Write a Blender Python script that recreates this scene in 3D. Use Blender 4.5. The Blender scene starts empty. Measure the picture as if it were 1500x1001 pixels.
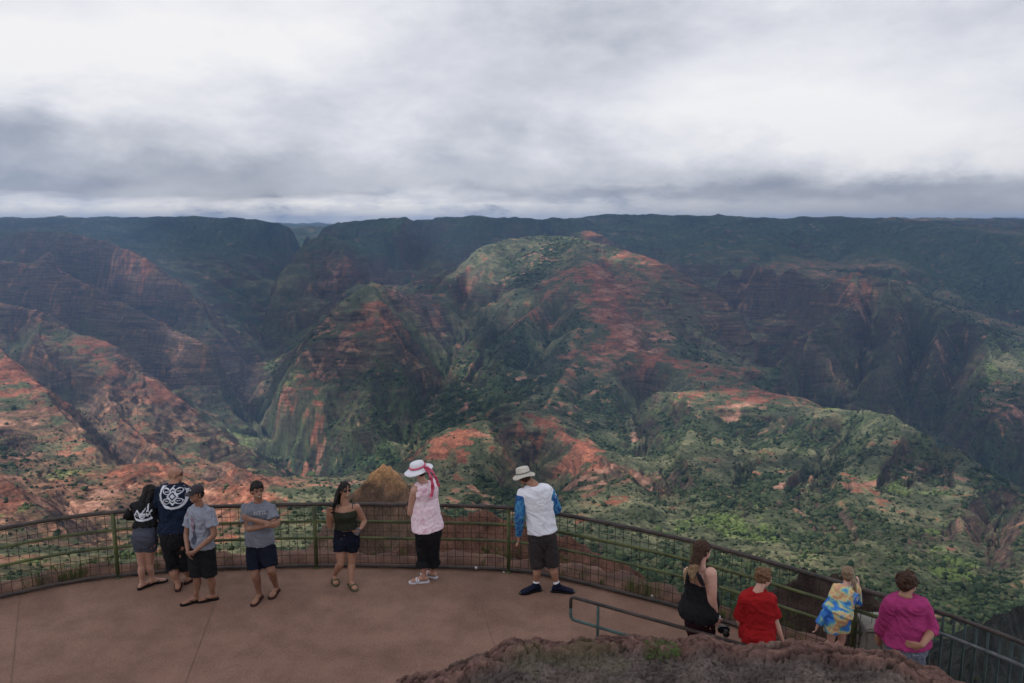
import bpy, bmesh, math, random
import numpy as np
from mathutils import Vector, Matrix, noise as mnoise
from mathutils.bvhtree import BVHTree

random.seed(7)
RNG = np.random.default_rng(11)
C = bpy.context.scene.collection
R = math.radians

# ------------------------------------------------------------------ helpers
FPX = 1100.0
PITCH = math.atan(170.5 / FPX)
CAM = Vector((0, 0, 5.1))
CP, SP = math.cos(PITCH), math.sin(PITCH)

def P(u, v, y):
    """photo pixel + distance along +Y -> world point"""
    xc = (u - 750) / FPX
    yc = -(v - 500.5) / FPX
    ry = CP + SP * yc
    rz = -SP + CP * yc
    t = y / ry
    return Vector((xc * t, y, CAM.z + rz * t))

def link(o, parent=None):
    C.objects.link(o)
    if parent: o.parent = parent
    return o

def tag(o, label=None, cat=None, group=None, kind=None):
    if label: o['label'] = label
    if cat: o['category'] = cat
    if group: o['group'] = group
    if kind: o['kind'] = kind
    return o

def empty(name, loc=(0, 0, 0)):
    o = bpy.data.objects.new(name, None)
    o.location = loc
    o.empty_display_size = 0.3
    return link(o)

def obj_from(name, verts, faces, mat=None, parent=None, smooth=True):
    me = bpy.data.meshes.new(name)
    me.from_pydata([tuple(v) for v in verts], [], faces)
    me.validate()
    if mat: me.materials.append(mat)
    if smooth and len(me.polygons):
        me.polygons.foreach_set('use_smooth', [True] * len(me.polygons))
    o = bpy.data.objects.new(name, me)
    link(o)
    if parent:
        o.parent = parent
        o.matrix_parent_inverse = Matrix.Translation(-parent.location)
    return o

def np_mesh(name, co, quads=None, tris=None, mat=None, smooth=True):
    me = bpy.data.meshes.new(name)
    n = len(co)
    me.vertices.add(n)
    me.vertices.foreach_set('co', np.ascontiguousarray(co, dtype=np.float32).ravel())
    fs = quads if quads is not None else tris
    k = fs.shape[1]
    me.loops.add(fs.size)
    me.loops.foreach_set('vertex_index', np.ascontiguousarray(fs, dtype=np.int32).ravel())
    me.polygons.add(len(fs))
    me.polygons.foreach_set('loop_start', np.arange(len(fs), dtype=np.int32) * k)
    if smooth:
        me.polygons.foreach_set('use_smooth', np.ones(len(fs), dtype=bool))
    me.update(calc_edges=True)
    if mat: me.materials.append(mat)
    o = bpy.data.objects.new(name, me)
    return link(o)

class MB:
    """collects shapes into one mesh"""
    def __init__(s): s.v = []; s.f = []
    def add(s, vs, fs):
        b = len(s.v)
        s.v += [Vector(v) for v in vs]
        s.f += [tuple(i + b for i in f) for f in fs]
    def tube(s, pts, r, n=8, cap=True, closed=False):
        pts = [Vector(p) for p in pts]
        m = len(pts)
        rs = r if isinstance(r, (list, tuple)) else [r] * m
        vs = []; up = None
        for i, p in enumerate(pts):
            if closed: t = (pts[(i + 1) % m] - pts[i - 1])
            else: t = (pts[min(i + 1, m - 1)] - pts[max(i - 1, 0)])
            t.normalize()
            if up is None:
                up = Vector((0, 0, 1)) if abs(t.z) < 0.9 else Vector((1, 0, 0))
            sd = t.cross(up)
            if sd.length < 1e-5: sd = t.orthogonal()
            sd.normalize(); up = sd.cross(t).normalized()
            for k in range(n):
                a = 2 * math.pi * k / n
                vs.append(p + (sd * math.cos(a) + up * math.sin(a)) * rs[i])
        fs = []
        rng = m if closed else m - 1
        for i in range(rng):
            j = (i + 1) % m
            for k in range(n):
                fs.append((i * n + k, i * n + (k + 1) % n, j * n + (k + 1) % n, j * n + k))
        if cap and not closed:
            fs.append(tuple(range(n - 1, -1, -1)))
            fs.append(tuple((m - 1) * n + k for k in range(n)))
        s.add(vs, fs)
    def box(s, c, sx, sy, sz, rot=None):
        c = Vector(c); M = rot or Matrix.Identity(3)
        vs = [c + M @ Vector((x * sx / 2, y * sy / 2, z * sz / 2)) for x in (-1, 1) for y in (-1, 1) for z in (-1, 1)]
        s.add(vs, [(0, 1, 3, 2), (4, 6, 7, 5), (0, 4, 5, 1), (2, 3, 7, 6), (0, 2, 6, 4), (1, 5, 7, 3)])
    def build(s, name, mat, parent=None, smooth=True):
        return obj_from(name, s.v, s.f, mat, parent, smooth)

# ------------------------------------------------------------------ materials
def mat_new(name):
    m = bpy.data.materials.new(name); m.use_nodes = True
    nt = m.node_tree
    return m, nt, nt.nodes['Principled BSDF']

def ramp(nt, stops, interp='LINEAR'):
    r = nt.nodes.new('ShaderNodeValToRGB')
    cr = r.color_ramp; cr.interpolation = interp
    while len(cr.elements) > len(stops): cr.elements.remove(cr.elements[-1])
    while len(cr.elements) < len(stops): cr.elements.new(0.5)
    for e, (p, c) in zip(cr.elements, stops):
        e.position = p
        e.color = tuple(c) + (1,) if len(c) == 3 else tuple(c)
    return r

def noise_node(nt, scale, detail=4, rough=0.55, coord='Object', dist=0.0, vec=None):
    n = nt.nodes.new('ShaderNodeTexNoise')
    n.inputs['Scale'].default_value = scale
    n.inputs['Detail'].default_value = detail
    n.inputs['Roughness'].default_value = rough
    n.inputs['Distortion'].default_value = dist
    if vec is None:
        tc = nt.nodes.new('ShaderNodeTexCoord'); vec = tc.outputs[coord]
    nt.links.new(vec, n.inputs['Vector'])
    return n

def noisy_mat(name, stops, scale=6, rough=0.8, bump=0.0, bscale=None, detail=5, dist=0.0, spec=0.3, metallic=0.0):
    m, nt, b = mat_new(name)
    n = noise_node(nt, scale, detail, 0.6, dist=dist)
    r = ramp(nt, stops)
    nt.links.new(n.outputs['Fac'], r.inputs['Fac'])
    nt.links.new(r.outputs['Color'], b.inputs['Base Color'])
    b.inputs['Roughness'].default_value = rough
    b.inputs['Specular IOR Level'].default_value = spec
    b.inputs['Metallic'].default_value = metallic
    if bump:
        n2 = noise_node(nt, bscale or scale * 4, 5, 0.6)
        bp = nt.nodes.new('ShaderNodeBump'); bp.inputs['Strength'].default_value = bump
        bp.inputs['Distance'].default_value = 0.02
        nt.links.new(n2.outputs['Fac'], bp.inputs['Height'])
        nt.links.new(bp.outputs['Normal'], b.inputs['Normal'])
    return m

def flat(name, c, var=0.15, scale=12, rough=0.8, bump=0.15, bscale=60, spec=0.3, metallic=0.0):
    lo = [x * (1 - var) for x in c]; hi = [min(1, x * (1 + var)) for x in c]
    return noisy_mat(name, [(0.3, lo), (0.7, hi)], scale, rough, bump, bscale, spec=spec, metallic=metallic)

# ------------------------------------------------------------------ camera, world, sun
cam_d = bpy.data.cameras.new('camera')
cam_d.lens = 36.0 * FPX / 1500; cam_d.sensor_width = 36.0
cam_d.clip_start = 0.1; cam_d.clip_end = 80000
cam = bpy.data.objects.new('camera', cam_d); link(cam)
cam.location = CAM
cam.rotation_euler = (math.pi / 2 - PITCH, 0, 0)
sc = bpy.context.scene
sc.camera = cam
sc.view_settings.view_transform = 'Standard'
sc.view_settings.look = 'None'
sc.view_settings.exposure = 0.0
sc.view_settings.gamma = 1.0
sc.view_settings.use_curve_mapping = False
sc.cycles.volume_bounces = 0
sc.cycles.max_bounces = 6
sc.cycles.diffuse_bounces = 3
sc.cycles.transparent_max_bounces = 16

SUN_DIR = Vector((-0.72, -0.30, 0.95)).normalized()      # towards the sun
sun_d = bpy.data.lights.new('sun', 'SUN')
sun_d.energy = 5.0; sun_d.angle = R(0.53); sun_d.color = (1.0, 0.93, 0.83)
sun = bpy.data.objects.new('sun', sun_d); link(sun)
sun.rotation_euler = (-SUN_DIR).to_track_quat('-Z', 'Y').to_euler()
sun.location = (0, 0, 50)

def make_world():
    w = bpy.data.worlds.new('World'); sc.world = w; w.use_nodes = True
    nt = w.node_tree; N = nt.nodes; L = nt.links
    bg = N['Background']
    sky = N.new('ShaderNodeTexSky'); sky.sky_type = 'NISHITA'; sky.sun_disc = False
    sky.sun_elevation = math.asin(SUN_DIR.z)
    sky.sun_rotation = math.atan2(SUN_DIR.x, SUN_DIR.y)
    sky.dust_density = 1.0
    tc = N.new('ShaderNodeTexCoord')
    sep = N.new('ShaderNodeSeparateXYZ'); L.new(tc.outputs['Generated'], sep.inputs[0])
    def M(op, a, b=None, clamp=False):
        n = N.new('ShaderNodeMath'); n.operation = op; n.use_clamp = clamp
        for i, x in enumerate((a, b)):
            if x is None: continue
            if isinstance(x, (int, float)): n.inputs[i].default_value = x
            else: L.new(x, n.inputs[i])
        return n.outputs[0]
    X, Y, Z = sep.outputs
    # cloud deck: direction projected on a plane overhead
    zz = M('ADD', M('MAXIMUM', Z, 0.0), 0.22)
    px = M('DIVIDE', X, zz); py = M('DIVIDE', Y, zz)
    cmb = N.new('ShaderNodeCombineXYZ'); L.new(X, cmb.inputs[0]); L.new(M('MULTIPLY', Z, 2.1), cmb.inputs[1]); L.new(Y, cmb.inputs[2])
    def noi(scale, det, rough, dist, off, yscale=1.0):
        mp = N.new('ShaderNodeMapping'); mp.inputs['Location'].default_value = off
        mp.inputs['Scale'].default_value = (1, 1 / yscale, 1)
        L.new(cmb.outputs[0], mp.inputs['Vector'])
        n = N.new('ShaderNodeTexNoise'); n.inputs['Scale'].default_value = scale
        n.inputs['Detail'].default_value = det; n.inputs['Roughness'].default_value = rough
        n.inputs['Distortion'].default_value = dist
        L.new(mp.outputs[0], n.inputs['Vector'])
        return n.outputs['Fac']
    big = noi(2.6, 8, 0.55, 0.1, (3.1, 1.7, 0))
    fine = noi(8.0, 8, 0.62, 0.12, (7.0, 2.0, 0))
    mid = noi(5.0, 7, 0.55, 0.1, (11.0, 4.0, 2.0))
    az = M('DIVIDE', X, M('MAXIMUM', Y, 0.05))       # tan azimuth from +Y
    el = M('DIVIDE', Z, M('MAXIMUM', Y, 0.05))
    wob = M('MULTIPLY', M('SUBTRACT', big, 0.5), 0.25)
    wob2 = M('MULTIPLY', M('SUBTRACT', fine, 0.5), 0.16)
    def blob(ca, ce, ra, re, amp):
        da = M('DIVIDE', M('SUBTRACT', M('ADD', az, wob), ca), ra)
        de = M('DIVIDE', M('SUBTRACT', M('ADD', el, M('MULTIPLY', wob2, 0.5)), ce), re)
        d = M('ADD', M('MULTIPLY', da, da), M('MULTIPLY', de, de))
        g = M('POWER', 2.718, M('MULTIPLY', d, -1.0))
        return M('MULTIPLY', g, amp)
    # u -> az=(u-750)/1100/.98 ; el=(330-v)/1100
    base = M('ADD', M('ADD', M('MULTIPLY', M('SUBTRACT', big, 0.5), 0.50), M('MULTIPLY', M('SUBTRACT', mid, 0.5), 0.65)), M('MULTIPLY', M('SUBTRACT', fine, 0.5), 0.46))
    dens = base
    WB = [  # centre az, el, radii, amplitude (brighter +)
        (-0.47, 0.225, 0.26, 0.085, 0.36), (0.37, 0.145, 0.22, 0.060, 0.42), (0.60, 0.10, 0.14, 0.05, 0.16),
        (-0.66, 0.110, 0.16, 0.045, -0.42), (-0.36, 0.070, 0.40, 0.020, -0.16), (0.00, 0.21, 0.14, 0.060, -0.10),
        (-0.12, 0.145, 0.12, 0.05, 0.10), (0.55, 0.050, 0.22, 0.020, -0.38), (0.15, 0.037, 0.35, 0.016, -0.24), (0.24, 0.075, 0.16, 0.02, -0.08),
        (-0.62, 0.052, 0.16, 0.014, -0.26), (0.45, 0.27, 0.30, 0.03, -0.04), (0.02, 0.095, 0.12, 0.04, -0.12),
        (-0.33, 0.030, 0.022, 0.010, -0.22)]
    for wb in WB: dens = M('ADD', dens, blob(*wb))
    cr = ramp(nt, [(0.0, (0.15, 0.185, 0.26)), (0.22, (0.28, 0.32, 0.41)), (0.42, (0.46, 0.485, 0.565)), (0.60, (0.65, 0.67, 0.735)), (0.80, (0.86, 0.86, 0.91)), (1.0, (1.0, 0.985, 0.99))])
    L.new(M('ADD', M('MULTIPLY', dens, 1.0), 0.70, True), cr.inputs['Fac'])
    # bright break low on the left horizon
    lown = noi(4.0, 5, 0.6, 0.4, (1.0, 5.0, 0), 0.35)
    band = M('SUBTRACT', 1.0, M('DIVIDE', el, M('ADD', 0.046, M('MULTIPLY', M('SUBTRACT', lown, 0.5), 0.07))), True)
    band = M('MULTIPLY', M('MULTIPLY', band, 2.6, True), M('ADD', 0.75, M('MULTIPLY', az, -1.6), True), True)
    bn = noi(16.0, 6, 0.62, 0.0, (4.0, 9.0, 0), 0.8)
    bcr = ramp(nt, [(0.32, (0.45, 0.53, 0.70)), (0.45, (1.0, 1.02, 1.10)), (0.60, (1.32, 1.30, 1.30))])
    L.new(bn, bcr.inputs['Fac'])
    mx = N.new('ShaderNodeMixRGB'); L.new(band, mx.inputs[0]); L.new(cr.outputs[0], mx.inputs[1]); L.new(bcr.outputs[0], mx.inputs[2])
    # blue sky faintly behind the deck
    skm = N.new('ShaderNodeMixRGB'); skm.blend_type = 'MIX'; skm.inputs[0].default_value = 0.06
    sc10 = N.new('ShaderNodeMixRGB'); sc10.blend_type = 'MULTIPLY'; sc10.inputs[0].default_value = 1.0
    sc10.inputs[2].default_value = (0.10, 0.10, 0.10, 1); L.new(sky.outputs[0], sc10.inputs[1])
    L.new(mx.outputs[0], skm.inputs[1]); L.new(sc10.outputs[0], skm.inputs[2])
    L.new(skm.outputs[0], bg.inputs['Color'])
    bg.inputs['Strength'].default_value = 1.0
make_world()

# ------------------------------------------------------------------ numpy noise
def _hash(ix, iy, seed):
    h = (ix.astype(np.int64) * 374761393 + iy.astype(np.int64) * 668265263 + seed * 1442695041) & 0xFFFFFFFF
    h = ((h ^ (h >> 13)) * 1274126177) & 0xFFFFFFFF
    h = (h ^ (h >> 16)) & 0xFFFFFFFF
    return h.astype(np.float64) / 4294967295.0

def vnoise(x, y, seed=0):
    ix = np.floor(x); iy = np.floor(y); fx = x - ix; fy = y - iy
    ux = fx * fx * fx * (fx * (fx * 6 - 15) + 10); uy = fy * fy * fy * (fy * (fy * 6 - 15) + 10)
    def g(dx, dy):
        a = _hash(ix + dx, iy + dy, seed) * 2 * np.pi
        return np.cos(a) * (fx - dx) + np.sin(a) * (fy - dy)
    n00 = g(0, 0); n10 = g(1, 0); n01 = g(0, 1); n11 = g(1, 1)
    return ((n00 * (1 - ux) + n10 * ux) * (1 - uy) + (n01 * (1 - ux) + n11 * ux) * uy) * 1.5

def fbm(x, y, octv=4, seed=0, gain=0.5):
    s = 0; a = 1; f = 1
    for i in range(octv):
        s = s + a * vnoise(x * f, y * f, seed + i * 17); a *= gain; f *= 2.03
    return s

def erosion(x, y, dx, dy, seed):
    ix = np.floor(x); iy = np.floor(y); fx = x - ix; fy = y - iy
    va = np.zeros_like(x); wt = np.zeros_like(x)
    for i in (-1, 0, 1):
        for j in (-1, 0, 1):
            hx = _hash(ix + i, iy + j, seed); hy = _hash(ix + i, iy + j, seed + 91)
            ppx = fx - i - hx; ppy = fy - j - hy
            w = np.exp(-2.2 * (ppx * ppx + ppy * ppy))
            va += w * np.cos((ppx * dx + ppy * dy) * 2 * np.pi); wt += w
    return va / wt
# ------------------------------------------------------------------ terrain
# crest lines and valley lines of the canyon: (column, row, distance m, redness) + kind
RIDGES = [
 [(-500,320,9800,0),(0,319,9500,0),(100,320,9300,0),(200,318,9000,0),(300,317,9000,0),(400,321,8800,0),(450,328,8800,0)],
 [(470,328,7800,.1),(520,322,7600,0),(600,317,7400,0),(700,318,7300,0),(790,319,7300,0),(860,320,7500,0)],
 [(860,317,8600,0),(900,314,8500,0),(1000,315,8200,0),(1100,319,8000,0),(1200,323,7500,0),(1300,328,7000,0),(1380,333,6500,0),(1500,347,5800,0),(1800,370,5000,0)],
 [(1330,331,15500,0),(1380,327,15500,0),(1440,320,15500,0),(1470,325,15500,0),(1500,321,15500,0),(1560,317,15500,0),(1800,320,15500,0)],
 # left ridges
 [(-500,330,7000,.2),(0,340,6000,.2),(85,336,5500,.5),(150,350,5200,.5),(185,362,5050,.8),(215,378,4900,.8),(250,402,4800,.4),(290,440,4600,.4),(310,475,4400,.5),(335,500,4250,.4),(365,525,4100,.2)],
 [(85,336,5500,.5),(70,370,4900,.5),(50,390,4500,.4)],
 [(-400,360,4700,.2),(0,380,4300,.4),(60,388,4050,.6),(130,412,3850,.6),(200,450,3650,.6),(250,478,3500,.7),(300,497,3350,.6),(318,512,3300,.2)],
 [(-400,430,3300,.4),(0,442,3100,.4),(60,452,3000,.5),(130,490,2900,.6),(180,508,2800,.7),(215,545,2700,.8),(245,560,2600,.8),(268,590,2500,.9),(300,618,2400,.3),(350,645,2300,.3),(400,692,2100,.2),(412,705,2050,.2)],
 [(180,508,2800,.7),(150,548,2500,.8),(160,590,2200,.4),(190,625,1950,.8),(230,655,1750,.9),(262,688,1560,.7)],
 [(268,590,2500,.9),(225,600,2250,.4),(205,640,2000,.5)],
 [(-400,470,2500,.5),(0,505,2150,.95),(45,545,1950,.9),(90,590,1800,.6),(130,640,1600,.5),(150,672,1450,.4)],
 [(60,452,3000,.5),(50,490,2700,.6),(70,530,2450,.4)],
 [(148,706,1220,.9),(180,684,1300,1),(230,672,1320,1),(290,695,1290,.95),(345,728,1200,.7)],
 [(300,682,1560,.9),(335,674,1560,1),(378,703,1450,.9),(432,738,1300,.6)],
 [(262,732,1010,.9),(300,713,1040,1),(360,712,1040,1),(430,734,980,.6),(520,762,900,.4)],
 [(-300,640,1150,.8),(0,700,1000,.9),(45,735,920,.8),(75,757,860,.5)],
 # pyramid left of centre
 [(405,592,2800,.6),(412,560,2950,.6),(424,540,3050,.2),(440,500,3200,.5),(470,470,3350,.6),(500,440,3500,.5),(545,409,3700,.5),(570,418,3800,.6),(600,427,3950,.7),(640,437,4100,.6),(690,432,4350,.4)],
 [(545,409,3700,.5),(556,448,3400,.8),(562,480,3220,.8),(548,530,2980,.3),(535,575,2780,.2),(512,622,2620,.2)],
 [(562,480,3220,.7),(590,530,3050,.1),(600,570,2850,.1)],
 [(424,540,3050,.4),(440,575,2850,.7),(452,598,2760,.5)],
 # mass behind the pyramid
 [(470,337,6700,.3),(435,365,6400,.5),(402,405,6000,.4),(385,455,5500,.3),(376,490,5100,.2),(390,505,4900,0)],
 [(470,337,6700,.3),(500,352,6400,.3),(512,385,6000,.9),(520,410,5700,.3),(500,430,5400,.2)],
 [(600,317,7400,0),(570,345,6900,.1),(560,375,6500,.5),(575,400,6200,.3)],
 [(700,318,7300,0),(680,345,6800,.1),(640,370,6500,.4),(630,400,6200,.3)],
 # central mountain
 [(790,344,5200,.2),(840,347,5000,.1),(880,356,4800,.2),(915,366,4650,.7),(950,374,4550,.9),(985,388,4450,.9),(1012,405,4350,.6),(1055,428,4200,.2),(1085,455,4050,.2),(1102,490,3850,.2),(1112,530,3600,.1),(1135,560,3300,.1)],
 [(790,344,5200,.2),(740,350,4950,.1),(703,362,4750,.2),(683,385,4550,.4),(666,408,4400,.4),(650,425,4300,.3)],
 [(835,338,6000,.8),(860,336,6000,.9),(890,342,5900,.6)],
 [(703,362,4750,.3),(705,395,4450,.8),(690,425,4250,.5)],
 [(790,344,5200,.2),(800,375,4600,.1),(790,400,4350,.3),(750,430,4050,.5),(725,465,3800,.3),(705,490,3600,.1)],
 [(840,347,5000,.1),(848,375,4500,.5),(870,395,4200,.9),(885,420,3950,.9),(893,450,3650,.9),(905,480,3400,.9),(922,507,3200,.9),(950,530,3000,.9),(1000,550,2850,.8),(1060,565,2700,.8),(1130,573,2560,.8),(1170,580,2470,.8),(1208,592,2380,.6)],
 [(870,395,4200,.7),(835,405,4050,.8),(810,430,3850,.6),(780,455,3650,.8),(750,480,3450,.3),(735,520,3200,.1)],
 [(835,405,4050,.7),(845,440,3750,.3),(840,480,3400,.2),(815,510,3150,.2)],
 [(893,450,3650,.8),(885,490,3300,.7),(860,520,3050,.7),(825,545,2850,.6),(812,575,2550,.4),(797,599,2300,.8),(775,600,2200,.7),(720,611,2100,.8),(660,624,2000,.8),(625,640,1900,.7),(613,662,1820,.3),(618,700,1700,.2)],
 [(915,366,4650,.7),(935,410,4200,.3),(960,450,3850,.1),(990,490,3550,.1),(1020,520,3300,.1)],
 [(985,388,4450,.7),(1010,440,4050,.1),(1045,490,3700,.1),(1075,530,3400,.1)],
 [(797,599,2300,.8),(818,628,2050,.95),(842,658,1880,.9),(880,668,1750,.9),(915,690,1600,.7),(940,725,1400,.5),(925,760,1200,.3)],
 [(842,658,1880,.9),(850,700,1600,.8),(880,745,1300,.8),(860,790,1050,.5)],
 [(720,611,2100,.5),(735,655,1850,.2),(700,690,1650,.3),(690,740,1400,.5)],
 [(922,507,3200,.8),(905,545,2900,.6),(900,580,2650,.3)],
 # bush-covered bench right of centre
 [(940,572,2600,.2),(1000,577,2480,.7),(1080,588,2380,.8),(1130,590,2330,.7),(1200,597,2270,.4),(1270,598,2180,0),(1310,606,2100,0),(1340,625,1950,0),(1395,652,1800,0),(1440,685,1650,.1),(1500,722,1480,.1),(1800,850,1100,.1)],
 [(1000,577,2480,.4),(1010,620,2150,0),(990,660,1850,0),(1010,700,1600,.1),(1050,740,1350,.1),(1035,780,1100,0)],
 [(1200,597,2270,.2),(1180,640,1950,0),(1150,680,1700,.1),(1120,700,1560,.2),(1100,745,1300,.2)],
 [(1310,606,2100,0),(1290,650,1820,.1),(1255,685,1620,.6),(1245,715,1450,.6),(1255,745,1300,.4),(1290,775,1160,.3),(1310,830,920,.1)],
 [(1440,685,1650,.1),(1435,725,1440,.2),(1405,750,1300,.3),(1420,790,1120,.3)],
 [(1500,722,1480,.1),(1500,770,1230,.3),(1480,800,1080,.3),(1500,840,900,.1)],
 # right-hand mountain
 [(1040,412,5300,.3),(1070,385,5500,.5),(1100,370,5500,.6),(1150,385,5100,.4),(1190,410,4800,.3)],
 [(1100,319,8000,0),(1120,345,7000,.1),(1140,365,6300,.2)],
 [(960,318,8300,0),(990,345,7400,.1),(1010,365,6700,.3),(1030,385,6100,.3)],
 [(1190,430,4350,.2),(1225,403,4250,.5),(1246,396,4200,.8),(1290,403,4120,.5),(1340,424,4000,.5),(1385,450,3900,.5),(1430,475,3700,.4),(1500,500,3500,.2),(1800,570,3000,.1)],
 [(1246,396,4200,.8),(1262,434,3950,.6),(1230,458,3750,.1),(1195,472,3550,0),(1172,498,3350,0),(1152,530,3100,0),(1140,565,2900,0)],
 [(1290,403,4120,.5),(1320,450,3750,.2),(1310,505,3400,.1),(1285,560,3050,.1)],
 [(1385,450,3900,.4),(1370,500,3500,.2),(1350,560,3100,.1)],
 [(1430,475,3700,.4),(1445,520,3250,.1),(1430,570,2900,.1),(1420,600,2720,.3)],
 [(1500,500,3500,.2),(1500,560,2950,.1),(1480,605,2650,.6),(1440,618,2500,.2)],
 [(1200,323,7500,0),(1270,350,6700,0),(1330,378,6100,0),(1400,412,5500,0),(1470,440,5000,0),(1600,480,4600,0)],
 [(1380,333,6500,0),(1430,370,5800,0),(1500,410,5200,0),(1700,450,4800,0)],
 # slopes under the lookout
 [(-400,900,430,.4),(0,862,450,.2),(165,845,500,.2),(300,835,520,.3),(460,832,480,.5),(600,830,480,.5),(745,822,520,.5),(850,835,520,.3),(1000,872,480,.1),(1150,905,460,.1),(1300,960,420,.1),(1420,1030,380,0)],
]
VALLEYS = [
 [(452,662,2520),(470,688,2400),(495,710,2270),(535,735,2140)],
 [(455,331,12500),(452,338,9900),(440,400,7600),(405,455,6200),(385,505,5200),(390,530,4400),(365,548,3900),(345,578,3400),(372,620,2950),(405,655,2650),(428,698,2400),(450,722,2250),(520,745,2050),(590,745,1950)],
 [(-200,470,5200),(60,430,4900),(140,440,4600),(220,470,4300),(290,520,3900),(345,560,3600)],
 [(-200,520,3700),(60,480,3500),(130,510,3300),(200,550,3050),(262,580,2850),(330,625,2650),(405,680,2420)],
 [(-200,560,2650),(30,550,2450),(100,590,2200),(140,640,1850),(190,690,1600),(262,720,1420),(350,760,1260),(440,790,1150)],
 [(680,446,4150),(682,480,3750),(668,515,3400),(645,555,3050),(618,600,2750),(600,650,2450),(592,700,2150),(588,745,1950)],
 [(735,490,3650),(700,535,3150),(665,580,2800),(625,620,2600)],
 [(815,470,3550),(790,520,3050),(745,570,2650),(690,612,2420),(640,650,2250)],
 [(455,345,7600),(440,380,7000)],
 [(540,430,5600),(580,422,5700),(640,420,5500),(690,405,5800),(740,372,6300),(800,352,6800)],
 [(430,480,4900),(450,450,5100),(500,440,5200),(540,430,5600)],
 [(560,420,5900),(600,400,6400),(620,370,6900)],
 [(900,350,6200),(960,385,5900),(1010,415,5500),(1060,460,4800),(1100,510,4200),(1135,560,3650),(1150,600,3200),(1220,640,2800),(1300,670,2600),(1400,720,2300),(1500,770,2100),(1800,900,1700)],
 [(1060,430,5200),(1120,430,5000),(1160,460,4500),(1150,500,4000),(1130,545,3700)],
 [(1160,370,6500),(1220,385,5800),(1300,395,5300),(1400,440,4800),(1500,480,4400),(1800,540,3900)],
 [(1280,470,3750),(1270,520,3400),(1240,580,3000),(1230,620,2850)],
 [(1345,500,3600),(1340,560,3150),(1330,610,2850)],
 [(1410,520,3450),(1395,580,3000),(1370,640,2700)],
 [(940,585,2750),(930,620,2300),(945,660,1950),(975,705,1600),(985,760,1250),(975,800,1000)],
 [(1090,640,2000),(1080,690,1650),(1070,720,1480),(1080,770,1180),(1100,810,960)],
 [(1235,640,1950),(1200,700,1600),(1180,730,1420),(1195,790,1120),(1200,840,900)],
 [(1380,670,1780),(1340,710,1520),(1345,760,1260),(1370,820,1000),(1395,880,820),(1430,905,740),(1500,930,660)],
 [(1470,740,1450),(1455,770,1270),(1450,820,1020),(1400,880,820)],
 [(780,680,1900),(790,730,1500),(770,780,1150),(760,810,900)],
 [(30,640,1500),(70,690,1230),(105,740,1040),(150,785,860),(220,815,720)],
 [(240,735,1180),(270,765,950),(330,790,800),(440,800,760),(560,810,720)],
 [(1300,900,700),(1395,915,740)],
 [(900,800,1050),(975,830,850),(1100,850,780),(1200,870,760),(1300,900,700)],
]
A0, A1, S0, S1 = -1.0, 1.0, math.log(300.0), math.log(19000.0)
# patches standing out on the slopes: (column, row, distance, radius m, amount)
CLIFFS = [(470,530,3120,210,1),(540,520,3020,230,1),(590,500,3200,200,.9),(440,575,2850,90,.8),(230,500,3500,260,1),(300,540,3500,230,1),(340,530,3900,200,1),(190,400,4600,330,.8),(120,360,5200,300,.8),
 (120,470,3300,260,.8),(60,420,3900,300,.8),(200,540,2750,160,.9),(120,545,2600,200,.8),(310,640,2350,190,1),(360,670,2200,150,1),(260,620,2350,120,.9),(60,620,1600,120,.8),(140,600,2100,160,.7),(210,590,2350,160,.8),
 (1040,450,4150,240,1),(1080,500,3800,260,1),(960,430,4200,200,.6),(1000,470,3800,220,.7),(1160,430,4700,400,.8),(1100,400,5300,350,.8),(1060,380,5900,400,.6),(1200,520,3300,240,.9),(1240,480,3600,240,.8),(1340,500,3600,160,.6),(1480,580,2850,180,1),(1300,560,3100,120,.6),
 (1200,760,1250,90,1),(1260,770,1220,80,1),(1310,790,1100,90,1),(1450,800,1080,120,1),(1390,740,1380,80,.9),(1480,760,1250,90,.9),(1150,745,1320,60,.8),(1060,720,1450,60,.8),(1180,820,950,90,1),(1130,790,1100,70,.8),(1250,830,900,80,.9),(1400,830,950,70,.9),(1000,715,1500,60,.7),(890,700,1500,70,.5),
 (880,790,1050,60,.4),(140,740,1000,50,.8),(40,770,850,60,.8),(150,790,760,50,.9),(30,590,1700,120,.7),(520,385,5900,350,.6),(430,420,5600,350,.7),(390,470,5300,300,.9),(600,390,6300,300,.4),(960,360,6800,500,.7),(900,350,7000,400,.5),(300,380,7500,700,.5),(150,380,5500,500,.5),(700,380,6600,500,.5)]
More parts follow.
